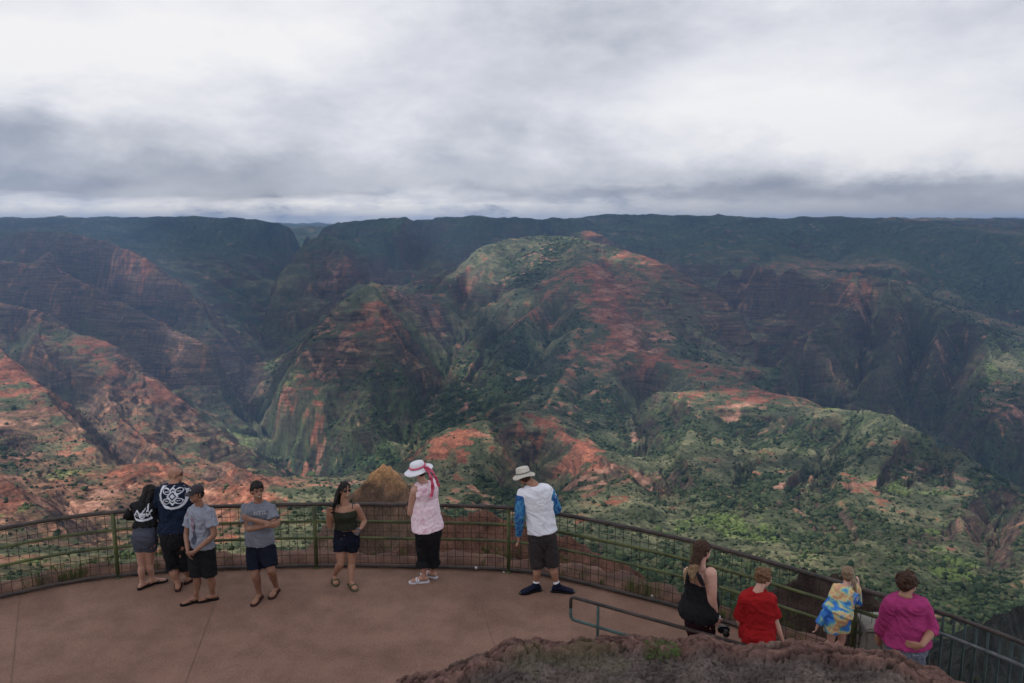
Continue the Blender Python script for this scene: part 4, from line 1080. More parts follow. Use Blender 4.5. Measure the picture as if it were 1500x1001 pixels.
# --- picket railing at the stair head
M_PICK = paint('dark_teal_paint', (.014, .030, .032), (.030, .055, .055), ms=5)
M_HAND = paint('worn_grey_blue_rail', (.050, .060, .066), (.12, .13, .135), ms=8)
pick = empty('picket_railing', Vector((rail_at(1430).x, rail_at(1430).y, 0)))
tag(pick, 'dark teal picket railing with close upright bars and a grey handrail at far right', 'railing')
sec = section(1366, 1735)
mb = MB(); mb.tube(at_z(sec, RAILZ), .024, 8); mb.build('top_rail', M_TOP, pick)
mb = MB(); mb.tube([p - (p - Vector((0, 3, p.z))).normalized() * .05 for p in at_z(sec, .79)], .019, 8); mb.build('handrail', M_HAND, pick)
mb = MB(); mb.tube(at_z(sec, .06), .018, 8); mb.build('bottom_rail', M_PICK, pick)
for p in resample(sec, .108):
    mb = MB(); mb.tube([Vector((p.x, p.y, .04)), Vector((p.x, p.y, RAILZ))], .0135, 8); mb.build('picket', M_PICK, pick)
# --- short handrail in front
M_GREEN = paint('teal_green_paint', (.035, .060, .058), (.055, .095, .090), ms=6)
hr = empty('handrail', Pz(880, 1002, 0)); tag(hr, 'short dark handrail with a rounded loop end and teal lower bar on the platform', 'handrail')
def at_line(u, v, y): return P(u, v, y)
A_ = P(836, 874, 8.5); B_ = P(1072, 940, 7.62); C_ = P(836, 907, 8.5)
def rounded(p, q, r, n=6):
    out = []; d1 = (p[0] - p[1]).normalized(); d2 = (p[2] - p[1]).normalized()
    a, b_ = p[1] + d1 * r, p[1] + d2 * r
    for k in range(n + 1):
        t = k / n; out.append(a * (1 - t) ** 2 + p[1] * 2 * t * (1 - t) + b_ * t * t)
    return out
D_ = C_ + (B_ - A_)
top_path = [B_ + (B_ - A_) * .15] + rounded([B_, A_, C_], None, .06)[0:] + [A_.lerp(C_, .5)]
mb = MB(); mb.tube(top_path, .021, 10); mb.build('top_bar', M_TOP, hr)
low = [A_.lerp(C_, .5)] + rounded([A_, C_, D_], None, .06) + [C_.lerp(D_, 1.1)]
mb = MB(); mb.tube(low, .020, 10); mb.build('lower_bar', M_GREEN, hr)
for t in (.185, .95):
    p = A_.lerp(B_, t); mb = MB(); mb.tube([Vector((p.x, p.y, 0)), Vector((p.x, p.y, p.z))], .018, 8); mb.tube([Vector((p.x, p.y, 0)), Vector((p.x, p.y, .01))], .05, 10); mb.build('post', M_GREEN, hr)
# --- concrete pedestal between the girl and the woman in pink
ped = empty('pedestal', Pz(1277, 1010, 0)); pc = P(1277, 930, 8.0)
tag(ped, 'pale weathered concrete pedestal between the girl and the woman in pink', 'pedestal')
cm = noisy_mat('weathered_concrete', [(.3, (.17, .155, .13)), (.7, (.30, .28, .24))], 5, .9, .5, 40)
bm = bmesh.new(); bmesh.ops.create_cube(bm, size=1)
for v in bm.verts: v.co = Vector((v.co.x * .24, v.co.y * .24, v.co.z * .56)) + Vector((pc.x, pc.y, .28))
bmesh.ops.bevel(bm, geom=bm.edges[:], offset=.015, segments=2, affect='EDGES')
me = bpy.data.meshes.new('column'); bm.to_mesh(me); bm.free(); me.materials.append(cm)
o = bpy.data.objects.new('column', me); link(o, ped); o.matrix_parent_inverse = Matrix.Translation(-ped.location)
bm = bmesh.new(); bmesh.ops.create_cube(bm, size=1)
for v in bm.verts:
    v.co = Vector((v.co.x * .29, v.co.y * .29, v.co.z * .07 + (v.co.y * .06 if v.co.z > 0 else 0))) + Vector((pc.x, pc.y, .597))
bmesh.ops.bevel(bm, geom=bm.edges[:], offset=.01, segments=2, affect='EDGES')
me = bpy.data.meshes.new('cap'); bm.to_mesh(me); bm.free(); me.materials.append(cm)
o = bpy.data.objects.new('cap', me); link(o, ped); o.matrix_parent_inverse = Matrix.Translation(-ped.location)
# ------------------------------------------------------------------ people
def sk(name, lo, hi):
    m, nt, b = mat_new(name)
    n = noise_node(nt, 9, 4, .6); r = ramp(nt, [(.35, lo), (.65, hi)]); nt.links.new(n.outputs['Fac'], r.inputs['Fac'])
    nt.links.new(r.outputs[0], b.inputs['Base Color']); b.inputs['Roughness'].default_value = .55; b.inputs['Specular IOR Level'].default_value = .35
    b.inputs['Subsurface Weight'].default_value = .08; b.inputs['Subsurface Radius'].default_value = (.02, .008, .004)
    return m
SKIN = {'tan': sk('tan_skin', (.27, .135, .085), (.36, .19, .125)), 'brown': sk('brown_skin', (.20, .098, .062), (.29, .15, .10)),
        'fair': sk('fair_skin', (.46, .25, .19), (.58, .35, .275)), 'light': sk('light_skin', (.36, .19, .135), (.46, .27, .20))}
def cloth(name, c, var=.12): return flat(name, c, var, 9, .92, .5, 45, .12)
def hairm(name, lo, hi):
    m, nt, b = mat_new(name)
    tc = nt.nodes.new('ShaderNodeTexCoord'); mp = nt.nodes.new('ShaderNodeMapping'); mp.inputs['Scale'].default_value = (60, 60, 9); nt.links.new(tc.outputs['Object'], mp.inputs['Vector'])
    n = noise_node(nt, 1.5, 4, .7, vec=mp.outputs[0]); r = ramp(nt, [(.35, lo), (.65, hi)]); nt.links.new(n.outputs['Fac'], r.inputs['Fac'])
    nt.links.new(r.outputs[0], b.inputs['Base Color']); b.inputs['Roughness'].default_value = .6; b.inputs['Specular IOR Level'].default_value = .18
    bp = nt.nodes.new('ShaderNodeBump'); bp.inputs['Strength'].default_value = .8; bp.inputs['Distance'].default_value = .006
    nt.links.new(n.outputs['Fac'], bp.inputs['Height']); nt.links.new(bp.outputs['Normal'], b.inputs['Normal'])
    return m
M_DARK = flat('black_plastic', (.012, .012, .013), .1, 20, .3)
M_LIP = flat('lips', (.22, .07, .06), .1)
M_TEETH = flat('teeth', (.42, .38, .35), .05)
M_WHITE = flat('white_cloth', (.68, .69, .74), .05, 9, .9)

def frame(z, y):
    """columns x(right) y(front) z(up)"""
    z = z.normalized(); x = y.cross(z).normalized(); y = z.cross(x).normalized()
    return Matrix((x, y, z)).transposed()
def ellipsoid(mb, c, r, M=None, nu=14, nv=10, fn=None):
    M = M or Matrix.Identity(3); vs = []
    for j in range(1, nv):
        t = math.pi * j / nv
        for i in range(nu):
            a = 2 * math.pi * i / nu
            d = Vector((math.sin(t) * math.cos(a), math.sin(t) * math.sin(a), math.cos(t)))
            vs.append(c + M @ Vector((d.x * r[0], d.y * r[1], d.z * r[2])))
    top = len(vs); vs.append(c + M @ Vector((0, 0, r[2]))); vs.append(c - M @ Vector((0, 0, r[2])))
    fs = []
    for j in range(nv - 2):
        for i in range(nu):
            fs.append((j * nu + i, (j + 1) * nu + i, (j + 1) * nu + (i + 1) % nu, j * nu + (i + 1) % nu))
    for i in range(nu):
        fs.append((top, i, (i + 1) % nu)); fs.append((top + 1, (nv - 2) * nu + (i + 1) % nu, (nv - 2) * nu + i))
    mb.add(vs, fs)
def loft(mb, secs, n=18):
    """secs: (centre, x axis * rx, y axis * ry)"""
    vs = []
    for (c, ax, ay) in secs:
        for i in range(n):
            a = 2 * math.pi * i / n; vs.append(c + ax * math.cos(a) + ay * math.sin(a))
    m = len(secs); fs = []
    for j in range(m - 1):
        for i in range(n): fs.append((j * n + i, j * n + (i + 1) % n, (j + 1) * n + (i + 1) % n, (j + 1) * n + i))
    fs.append(tuple(range(n - 1, -1, -1))); fs.append(tuple((m - 1) * n + i for i in range(n)))
    mb.add(vs, fs)
def limb(mb, pts, rs, n=12):
    """rounded tapering limb with a bulge along each bone"""
    P_, R_ = [], []
    for i in range(len(pts) - 1):
        for k in range(6):
            t = k / 6; P_.append(pts[i].lerp(pts[i + 1], t)); R_.append(rs[i] * (1 - t) + rs[i + 1] * t)
    P_.append(pts[-1]); R_.append(rs[-1])
    # smooth the joint a little
    Q = [p.copy() for p in P_]
    for i in range(1, len(P_) - 1): Q[i] = (P_[i - 1] + 2 * P_[i] + P_[i + 1]) / 4
    d = (Q[0] - Q[1]).normalized(); Q = [Q[0] + d * R_[0] * .7] + Q; R_ = [R_[0] * .6] + R_
    d = (Q[-1] - Q[-2]).normalized(); Q = Q + [Q[-1] + d * R_[-1] * .7]; R_ = R_ + [R_[-1] * .6]
    mb.tube(Q, R_, n)
def remesh(mb, name, mat, parent, vox=.011, smooth=3, wr=0.0, wscale=7, seed=0, sub=None):
    tmp = obj_from('tmp', mb.v, mb.f); 
    md = tmp.modifiers.new('r', 'REMESH'); md.mode = 'VOXEL'; md.voxel_size = vox
    ms = tmp.modifiers.new('s', 'SMOOTH'); ms.iterations = smooth; ms.factor = .5
    dg = bpy.context.evaluated_depsgraph_get(); me = bpy.data.meshes.new_from_object(tmp.evaluated_get(dg))
    bpy.data.objects.remove(tmp, do_unlink=True)
    me.name = name; me.materials.clear(); me.materials.append(mat)
    nv = len(me.vertices)
    if wr:
        co = np.zeros(nv * 3, np.float32); me.vertices.foreach_get('co', co); co = co.reshape(-1, 3)
        no = np.zeros(nv * 3, np.float32); me.vertices.foreach_get('normal', no); no = no.reshape(-1, 3)
        x, y, z = co.T.astype(float)
        a = seed * 1.7
        u = (x * math.cos(a) + y * math.sin(a)) * wscale + z * 3.0; v = z * wscale * .55 + x * 2
        f = fbm(u + seed * 9, v, 3, 400 + seed); f = 1 - 2.6 * np.abs(f)
        co = co + no * (f * wr)[:, None]
        me.vertices.foreach_set('co', co.astype(np.float32).ravel()); me.update()
    me.polygons.foreach_set('use_smooth', [True] * len(me.polygons))
    o = bpy.data.objects.new(name, me); link(o, parent); o.matrix_parent_inverse = Matrix.Translation(-parent.location)
    return o

def hand(mb, wrist, d, pn, s=1.0, curl=.5, side=1):
    """palm, four separate bent fingers and a thumb; d: pointing direction, pn: palm normal"""
    d = d.normalized(); pn = (pn - d * pn.dot(d)).normalized(); sd = d.cross(pn) * side
    L = .085 * s
    loft(mb, [(wrist - d * .01, sd * .026 * s, pn * .020 * s), (wrist + d * L * .4, sd * .037 * s, pn * .017 * s), (wrist + d * L * .8, sd * .042 * s, pn * .015 * s), (wrist + d * L, sd * .040 * s, pn * .012 * s)], 12)
    for k, (o, ln) in enumerate(((-.031, .062), (-.0105, .074), (.0105, .078), (.031, .068))):
        a = wrist + d * L * .92 + sd * o * s; dd = d.copy(); p = a; pts = [a]
        for seg, fr in enumerate((.45, .32, .23)):
            ang = curl * (.55 + .35 * seg); dd = (dd * math.cos(ang) + pn * math.sin(ang)).normalized()
            p = p + dd * ln * s * fr; pts.append(p)
        mb.tube([pts[0] - d * .012] + pts + [pts[-1] + dd * .004], [.0095 * s, .0092 * s, .0088 * s, .0082 * s, .0075 * s, .004 * s], 8)
    t0 = wrist + d * L * .25 + sd * .030 * s; t1 = t0 + (sd * .75 + d * .75 + pn * .35).normalized() * .040 * s; t2 = t1 + (d * .9 + sd * .15 + pn * .45).normalized() * .032 * s
    mb.tube([t0, t1, t2], [.0125 * s, .0105 * s, .0075 * s], 8)

def foot_shape(mb, ankle, toe_dir, s, z0, wide=1.0, r=.036):
    t = Vector((toe_dir.x, toe_dir.y, 0)).normalized(); sd = Vector((-t.y, t.x, 0))
    c = Vector((ankle.x, ankle.y, z0)); up = Vector((0, 0, 1)); secs = []
    for (a, w, h, zc) in ((-.062, .020, .018, .026), (-.045, .034, .034, .036), (0, .036, .044, .046), (.06, .037, .034, .036), (.11, .044, .022, .024), (.15, .046, .016, .017), (.178, .036, .012, .013), (.19, .018, .008, .011)):
        secs.append((c + t * a * s + up * zc * s, sd * w * s * wide, up * h * s))
    loft(mb, secs, 14)
    return t, sd

def sole(c, t, sd, s, z0, th, wide=1.0, grow=1.0):
    out = []
    for (a, w) in ((-.078, .012), (-.070, .028), (-.045, .038), (0, .036), (.06, .040), (.11, .050), (.15, .050), (.18, .042), (.20, .026), (.208, .010)):
        out.append((a * s * grow, w * s * wide * grow))
    mb = MB(); m = len(out); vs = []
    for z in (z0, z0 + th):
        for (a, w) in out:
            vs.append(Vector((c.x, c.y, z)) + t * a + sd * w); 
        for (a, w) in reversed(out):
            vs.append(Vector((c.x, c.y, z)) + t * a - sd * w)
    k = 2 * m
    fs = [tuple(range(k - 1, -1, -1)), tuple(range(k, 2 * k))] + [(i, (i + 1) % k, k + (i + 1) % k, k + i) for i in range(k)]
    mb.add(vs, fs); return mb

def decal(name, target, centre, right, up, w, h, fn, mat, parent, n=72, off=.0035):
    """a print on cloth: the cells where fn is true are laid on the garment's surface"""
    me = target.data
    inv = parent.location
    bvh = BVHTree.FromPolygons([v.co for v in me.vertices], [tuple(p.vertices) for p in me.polygons])
    nrm = right.cross(up).normalized(); nn = int(n * h / w)
    grid = {}; vs = []; fs = []
    def vert(i, j):
        if (i, j) in grid: return grid[(i, j)]
        p = centre + right * ((i / n - .5) * w) + up * ((j / nn - .5) * h)
        hit = bvh.ray_cast(p + nrm * .5, -nrm, 1.0)
        if hit[0] is None: grid[(i, j)] = None; return None
        vs.append(hit[0] + nrm * off); grid[(i, j)] = len(vs) - 1; return len(vs) - 1
    for i in range(n):
        for j in range(nn):
            x = ((i + .5) / n - .5) * 2; y = ((j + .5) / nn - .5) * 2
            if not fn(x, y): continue
            q = [vert(i, j), vert(i + 1, j), vert(i + 1, j + 1), vert(i, j + 1)]
            if None in q: continue
            fs.append(tuple(q))
    if fs: return obj_from(name, vs, fs, mat, parent, smooth=True)

def person(spec):
    S = spec
    f0 = S['feet'][0]; y0 = Pz(f0[0], f0[1], 0).y if 'y0' not in S else S['y0']
    lift = S.get('lift', 8)
    def J(t): return P(t[0], t[1], y0 + (t[2] if len(t) > 2 else 0))
    def lf(t, k=1.0): return (t[0], t[1] - lift * k) + tuple(t[2:])
    S['chest'] = lf(S['chest']); S['neck'] = lf(S['neck'], .35)
    S['arms'] = [(lf(a[0], .30),) + tuple(a[1:]) for a in S['arms']]
    if S.get('top') and S['top'].get('straps'): S['top']['straps'] = [([lf(q, .8) for q in st[0]], st[1]) for st in S['top']['straps']]
    s = S.get('s', 1.0); fat = S.get('fat', 1.0)
    root_p = Pz(f0[0], f0[1], 0) if 'y0' not in S else Vector((J(S['hipc']).x, y0, 0))
    root = empty('person', Vector((root_p.x, y0, 0))); tag(root, S['label'], 'person')
    skin = SKIN[S['skin']]
    fwd = Vector(S['fwd'] + (0,)).normalized()
    hipc, chest, neck, head = J(S['hipc']), J(S['chest']), J(S['neck']), J(S['head'])
    up = Vector((0, 0, 1))
    # ---- torso sections bottom -> top
    W = S['w']; D = S['d']
    def torso(mb, infl=0.0, lo=-.10, hi=1.0, flare=0.0, keep_top=True):
        prof = [(-.30, W[2] * .60, D[2] * .62), (-.20, W[2] * .86, D[2] * .86), (-.08, W[2] * .98, D[2] * .98), (.06, W[2], D[2]), (.28, (W[1] + W[2]) / 2, (D[1] + D[2]) / 2), (.50, W[1], D[1]), (.70, (W[1] * .35 + W[0] * .65), D[0] * .97), (.86, W[0] * .98, D[0]), (.95, W[0] * .90, D[0] * .88), (1.00, W[0] * .72, D[0] * .70), (1.045, W[0] * .48, D[0] * .56), (1.09, .064 * s, .066 * s)]
        secs = []
        ax = chest - hipc; Lt = ax.length
        for (t, w, d) in prof:
            if t < lo - .02 or t > hi: continue
            c = hipc + ax * t if t <= 1 else chest.lerp(neck, (t - 1) / .10) if t > 1 else chest
            side_h = Vector(S['side'] + (0,)).normalized() if 'side' in S else fwd.cross(up).normalized()
            zax = ax.normalized(); yax = side_h.cross(zax).normalized() * -1
            if yax.dot(fwd) < 0: yax = -yax
            xax = yax.cross(zax).normalized()
            off = yax * (S.get('belly', 0) * math.exp(-((t - .35) / .28) ** 2) + S.get('bust', 0) * math.exp(-((t - .72) / .13) ** 2) - S.get('butt', .02) * math.exp(-((t - .02) / .16) ** 2))
            fl = flare * max(0, .5 - t)
            secs.append((c + off, xax * (w + infl + fl), yax * (d + infl + fl)))
        loft(mb, secs, 22)
        return secs
    body = MB()
    TS = torso(body)
    neck_b = chest.lerp(neck, .6)
    limb(body, [chest.lerp(neck, .2), neck, neck.lerp(head, .45)], [.062 * s * min(fat, 1.2), .056 * s, .054 * s])
    # ---- head
    hf = Vector(S['face']).normalized(); hup = (Vector(S.get('hup', (0, 0, 1)))).normalized(); H = frame(hup, hf)
    hs = s * S.get('hs', 1.0)
    def hp(x, y, z): return head + H @ Vector((x * hs, y * hs, z * hs))
    ellipsoid(body, hp(0, -.012, .022), (.074 * hs, .094 * hs, .092 * hs), H)
    ellipsoid(body, hp(0, .022, -.045), (.054 * hs, .064 * hs, .062 * hs), H)
    ellipsoid(body, hp(0, .058, -.088), (.022 * hs, .020 * hs, .018 * hs), H)
    loft(body, [(hp(0, .070, .022), H @ Vector((.010 * hs, 0, 0)), H @ Vector((0, .006 * hs, 0))), (hp(0, .090, -.006), H @ Vector((.012 * hs, 0, 0)), H @ Vector((0, .012 * hs, 0))), (hp(0, .092, -.024), H @ Vector((.017 * hs, 0, 0)), H @ Vector((0, .014 * hs, 0))), (hp(0, .078, -.034), H @ Vector((.012 * hs, 0, 0)), H @ Vector((0, .010 * hs, 0)))], 10)
    ellipsoid(body, hp(0, .066, .032), (.046 * hs, .018 * hs, .010 * hs), H, 12, 6)
    for q in (-1, 1): ellipsoid(body, hp(q * .076, -.008, -.008), (.010 * hs, .022 * hs, .032 * hs), H, 10, 6)
    ellipsoid(body, hp(0, .074, -.057), (.024 * hs, .012 * hs, .010 * hs), H, 10, 6)
    # ---- arms
    ra = [.050 * s * fat, .043 * s * fat, .040 * s * min(fat, 1.15), .027 * s]
    arms = []
    for a in S['arms']:
        sh, el, wr = J(a[0]), J(a[1]), J(a[2])
        m1 = el.lerp(wr, .25)
        limb(body, [sh, sh.lerp(el, .5), el, m1, wr], [ra[0] * 1.08, ra[0], ra[1] * .92, ra[2], ra[3]])
        ellipsoid(body, sh, (ra[0] * 1.10,) * 3)
        hd = Vector(a[3]).normalized() if len(a) > 3 and a[3] else (wr - el).normalized()
        pn = Vector(a[4]).normalized() if len(a) > 4 and a[4] else -fwd.cross(up)
        hand(body, wr, hd, pn, s * 1.0, a[5] if len(a) > 5 else .45, 1)
        arms.append((sh, el, wr))
    # ---- legs
    legs = []
    rl = [.090 * s * fat, .072 * s * fat, .056 * s * min(fat, 1.2), .056 * s * min(fat, 1.2), .036 * s]
    z0 = S.get('solez', .018)
    feet = S['feet']; hips = S['hips']; knees = S['knees']
    for (f, h, k, td) in zip(feet, hips, knees, S['toes']):
        fp = Pz(f[0], f[1], 0) if 'y0' not in S else Vector((J((f[0], 500)).x, y0 + f[2], 0))
        an = Vector((fp.x, fp.y, z0 + .075 * s))
        hpnt = J(h); kn = J(k); kn.z = max(kn.z, .3 * s)
        calf = kn.lerp(an, .30) - fwd * .018 * s
        limb(body, [hpnt, hpnt.lerp(kn, .45), kn, calf, kn.lerp(an, .75), an], [rl[0], rl[1], rl[2] * .95, rl[3], rl[4] * 1.05, rl[4]])
        t = Vector((td[0], td[1], 0)).normalized()
        _, sd = foot_shape(body, an, t, s * 1.02, z0)
        legs.append((hpnt, kn, an, t, sd))
    bo = remesh(body, 'body', skin, root, .0075 if s > .9 else .0065, 2)
    # ---- face parts
    for q in (-1, 1):
        if S.get('glasses'): break
        e = MB(); ellipsoid(e, hp(q * .029, .074, .012), (.013 * hs, .008 * hs, .007 * hs), H, 10, 6); e.build('eye', M_DARK, root)
    if not S.get('hidebrow'):
        for q in (-1, 1):
            e = MB(); e.tube([hp(q * .014, .086, .034), hp(q * .030, .086, .039), hp(q * .046, .073, .032)], .0034 * hs, 6); e.build('eyebrow', HAIR_D, root)
    e = MB(); ellipsoid(e, hp(0, .085, -.057), (.020 * hs, .006 * hs, .0055 * hs), H, 10, 6); e.build('mouth', M_TEETH if S.get('smile') else M_LIP, root)
    if S.get('glasses'):
        g = MB()
        for q in (-1, 1):
            ellipsoid(g, hp(q * .034, .088, .010), (.026 * hs, .005 * hs, .021 * hs), H, 14, 8)
            g.tube([hp(q * .056, .084, .016), hp(q * .080, .010, .012)], .0030 * hs, 6)
        g.tube([hp(-.012, .094, .016), hp(.012, .094, .016)], .003 * hs, 6)
        g.build('sunglasses', M_DARK, root)
    # ---- trousers
    leg = S.get('legs_cloth')
    if leg:
        mb = MB(); torso(mb, .010, -.35, leg.get('top', .16))
        for (h, k, an, t, sd) in legs:
            h = h + Vector((0, 0, .07)); ln = leg['len']; ln = ln + (.07 / max(.2, (k - h).length)) * .8 if ln <= 1 else ln
            fl = leg.get('flare', .012)
            if ln <= 1: pts = [h, h.lerp(k, ln * .5), h.lerp(k, ln)]; rr = [rl[0] + .022, rl[1] + .026 + fl * .4, rl[2] * ln + rl[1] * (1 - ln) + .018 + fl]
            else:
                e2 = k.lerp(an, ln - 1); pts = [h, h.lerp(k, .5), k, e2]; rr = [rl[0] + .014, rl[1] + .016, rl[2] + .018, (rl[3] if ln < 1.5 else rl[4]) + .02 + fl]
            P2, R2 = [], []
            for i in range(len(pts) - 1):
                for kk in range(5):
                    tt = kk / 5; P2.append(pts[i].lerp(pts[i + 1], tt)); R2.append(rr[i] * (1 - tt) + rr[i + 1] * tt)
            P2.append(pts[-1]); R2.append(rr[-1]); mb.tube(P2, R2, 14)
        remesh(mb, leg['name'], leg['mat'], root, .009, 2, .007, 10, S['seed'])
    # ---- top
    top = S.get('top'); to = None
    if top:
        mb = MB(); secs = torso(mb, top.get('infl', .016), top.get('lo', -.05), top.get('hi', 1.05), top.get('flare', .03))
        sl = top.get('sleeve', .6)
        for (sh, el, wr) in arms:
            if sl <= 0: continue
            if sl <= 1: pts = [sh, sh.lerp(el, sl * .5), sh.lerp(el, sl)]; rr = [ra[0] * 1.0 + .012, ra[0] + .016, ra[0] + .020 + top.get('sfl', .006)]
            else: pts = [sh, el, el.lerp(wr, sl - 1)]; rr = [ra[0] * 1.15 + .012, ra[1] + .018, ra[3] + (.016 if sl > 1.7 else .022)]
            P2, R2 = [], []
            for i in range(len(pts) - 1):
                for kk in range(5):
                    tt = kk / 5; P2.append(pts[i].lerp(pts[i + 1], tt)); R2.append(rr[i] * (1 - tt) + rr[i + 1] * tt)
            P2.append(pts[-1]); R2.append(rr[-1]); mb.tube(P2, R2, 14)
            if sl > .1: ellipsoid(mb, sh, (ra[0] * 1.05 + .012,) * 3)
        for st in top.get('straps', []):
            mb.tube([J(q) for q in st[0]], st[1], 8)
        to = remesh(mb, top['name'], top['mat'], root, .0085, 2, top.get('wr', .010), 10, S['seed'] + 3)
        if top.get('sleeve_mat'):
            mb = MB()
            for (sh, el, wr) in arms:
                dd = (el - sh).normalized(); pts = [sh + dd * .03, el, el.lerp(wr, .92)]; rr = [ra[0] * 1.15 + .022, ra[1] + .026, ra[3] + .022]
                P2, R2 = [], []
                for i in range(2):
                    for kk in range(6):
                        tt = kk / 6; P2.append(pts[i].lerp(pts[i + 1], tt)); R2.append(rr[i] * (1 - tt) + rr[i + 1] * tt)
                P2.append(pts[-1]); R2.append(rr[-1]); mb.tube(P2, R2, 14)
                remesh(mb, 'sleeve', top['sleeve_mat'], root, .009, 2, .006, 9, S['seed'] + 5); mb = MB()
    # ---- shoes
    for i, (h, k, an, t, sd) in enumerate(legs):
        c = Vector((an.x, an.y, 0)); sh = S.get('shoe')
        if not sh: continue
        if sh == 'flipflop' or sh == 'sandal':
            so = sole(c, t, sd, s * 1.05, .001, .019).build('sandal', S['shoe_mat'], root, False)
            mb = MB()
            if sh == 'flipflop':
                a = c + t * .135 * s + Vector((0, 0, .030))
                for q in (-1, 1): mb.tube([a, c + t * .09 * s + sd * q * .040 * s + Vector((0, 0, .062 * s)), c + t * .03 * s + sd * q * .047 * s + Vector((0, 0, .024))], .0055, 6)
            else:
                for aa in (.105, .075):
                    mb.tube([c + t * aa * s + sd * math.cos(w_) * .052 * s + Vector((0, 0, .020 + max(0, math.sin(w_)) * .045 * s)) for w_ in [math.pi * q / 8 for q in range(9)]], .013, 6)
            st = mb.build('strap', S['shoe_mat'], root)
            st.parent = so; st.matrix_parent_inverse = so.matrix_parent_inverse.copy(); st.location = (0, 0, 0)
            st.matrix_parent_inverse = Matrix.Identity(4)
        else:
            mb = MB(); foot_shape(mb, an, t, s * 1.16, .012, 1.12); limb(mb, [an + Vector((0, 0, -.02)), an + Vector((0, 0, .02))], [.050, .050])
            o = remesh(mb, 'shoe', S['shoe_mat'], root, .008, 2)
            sole(c, t, sd, s * 1.16, .001, .024, 1.05).build('sole', M_DARK, root, False)
            mb = MB(); limb(mb, [an + Vector((0, 0, .0)), an.lerp(k, .16)], [.044, .045]); mb.build('sock', M_WHITE, root)
    # ---- hair
    hr_ = S.get('hair')
    if hr_:
        mb = MB(); hm = hr_['mat']
        if hr_['kind'] in ('short', 'crop', 'long', 'curly', 'tail'):
            v = hr_.get('vol', 1.0)
            ellipsoid(mb, hp(0, -.024, .040), (.083 * hs * v, .096 * hs * v, .090 * hs * v), H, 18, 12)
            ellipsoid(mb, hp(0, -.060, -.012), (.070 * hs * v, .060 * hs * v, .070 * hs * v), H, 16, 10)
            for q in (-1, 1): ellipsoid(mb, hp(q * .058, -.030, .012), (.030 * hs * v, .050 * hs, .055 * hs), H, 12, 8)
            if 'fringe' in hr_: ellipsoid(mb, hp(0, .048, .075), (.056 * hs, .040 * hs, .030 * hs), H, 12, 8)
        if hr_['kind'] == 'curly':
            rr = random.Random(4)
            for _ in range(90):
                a = rr.uniform(0, 6.28); t = math.acos(rr.uniform(-.45, 1)); d = Vector((math.sin(t) * math.cos(a), math.sin(t) * math.sin(a), math.cos(t)))
                if d.y > .55 and d.z < .45: continue
                ellipsoid(mb, hp(d.x * .088, -.024 + d.y * .10, .034 + d.z * .092), (.020 * hs,) * 3, H, 8, 6)
        for lk in hr_.get('locks', []):
            pts = [J(q) for q in lk[0]]; P2 = catmull(pts, 5); k = len(P2)
            rs = [lk[1] * (1 - .55 * (i / (k - 1)) ** 2) for i in range(k)]; mb.tube(P2, rs, 10)
        remesh(mb, 'hair', hm, root, .0065, 1, .006, 26, S['seed'] + 8)
    S['_'] = dict(root=root, top=to, H=H, hp=hp, arms=arms, J=J, hs=hs, chest=chest, hipc=hipc, fwd=fwd, y0=y0, legs=legs)
    return S['_']

HAIR_D = hairm('black_hair', (.006, .005, .005), (.022, .018, .016))
HAIR_BR = hairm('brown_hair', (.025, .013, .009), (.070, .036, .022))
HAIR_BL = hairm('sandy_hair', (.13, .085, .050), (.28, .20, .13))
HAIR_RD = hairm('reddish_brown_hair', (.085, .040, .020), (.20, .11, .060))

K_BLACK = cloth('black_cloth', (.013, .013, .015)); K_NAVY = cloth('navy_cotton', (.010, .016, .034)); K_GREY = cloth('light_grey_cotton', (.225, .24, .285))
K_GREY2 = cloth('heather_grey_cotton', (.155, .165, .195)); K_SHORT_G = cloth('grey_sweat_shorts', (.060, .064, .085)); K_OLIVE = cloth('olive_knit', (.030, .032, .022))
K_CHAR = cloth('charcoal_shorts', (.042, .036, .037)); K_RED = cloth('red_cotton', (.29, .012, .014)); K_PINK = cloth('magenta_cotton', (.31, .036, .135))
K_MAROON = cloth('dark_maroon_leggings', (.028, .010, .014)); K_CREAM = cloth('cream_canvas', (.50, .47, .41)); K_RIB = noisy_mat('red_ribbon', [(.4, (.42, .02, .07)), (.6, (.62, .16, .24))], 25, .7)
K_NAVYS = cloth('navy_shorts', (.008, .010, .020))
M_PRINT = flat('white_print', (.55, .57, .62), .05, 20); M_PRINTD = flat('dark_print', (.050, .058, .080), .2, 20); M_PRINTR = flat('rose_print', (.25, .14, .18), .2, 20)
K_BLUE = noisy_mat('blue_patterned_sleeve', [(.30, (.010, .028, .10)), (.45, (.018, .085, .28)), (.56, (.06, .25, .40)), (.66, (.02, .09, .28)), (.8, (.03, .045, .15))], 9, .8, .2, 40, dist=1.2)
K_FLORAL = noisy_mat('pink_floral_cotton', [(.34, (.62, .36, .44)), (.48, (.78, .60, .66)), (.60, (.80, .66, .70)), (.70, (.68, .34, .30)), (.80, (.76, .50, .40))], 13, .9, .2, 40, dist=1.0)
K_TIE = noisy_mat('tie_dye_cotton', [(.30, (.03, .12, .50)), (.42, (.05, .20, .60)), (.47, (.16, .42, .42)), (.50, (.58, .58, .28)), (.55, (.62, .30, .20)), (.60, (.60, .55, .22)), (.64, (.10, .28, .55)), (.72, (.04, .14, .52)), (.80, (.58, .38, .45))], 4.2, .9, .2, 40, detail=2, dist=.8)
K_CAMO = noisy_mat('grey_patterned_trousers', [(.36, (.05, .06, .085)), (.46, (.16, .18, .23)), (.56, (.07, .085, .12)), (.68, (.30, .33, .40))], 18, .9, .3, 40, dist=1.6)
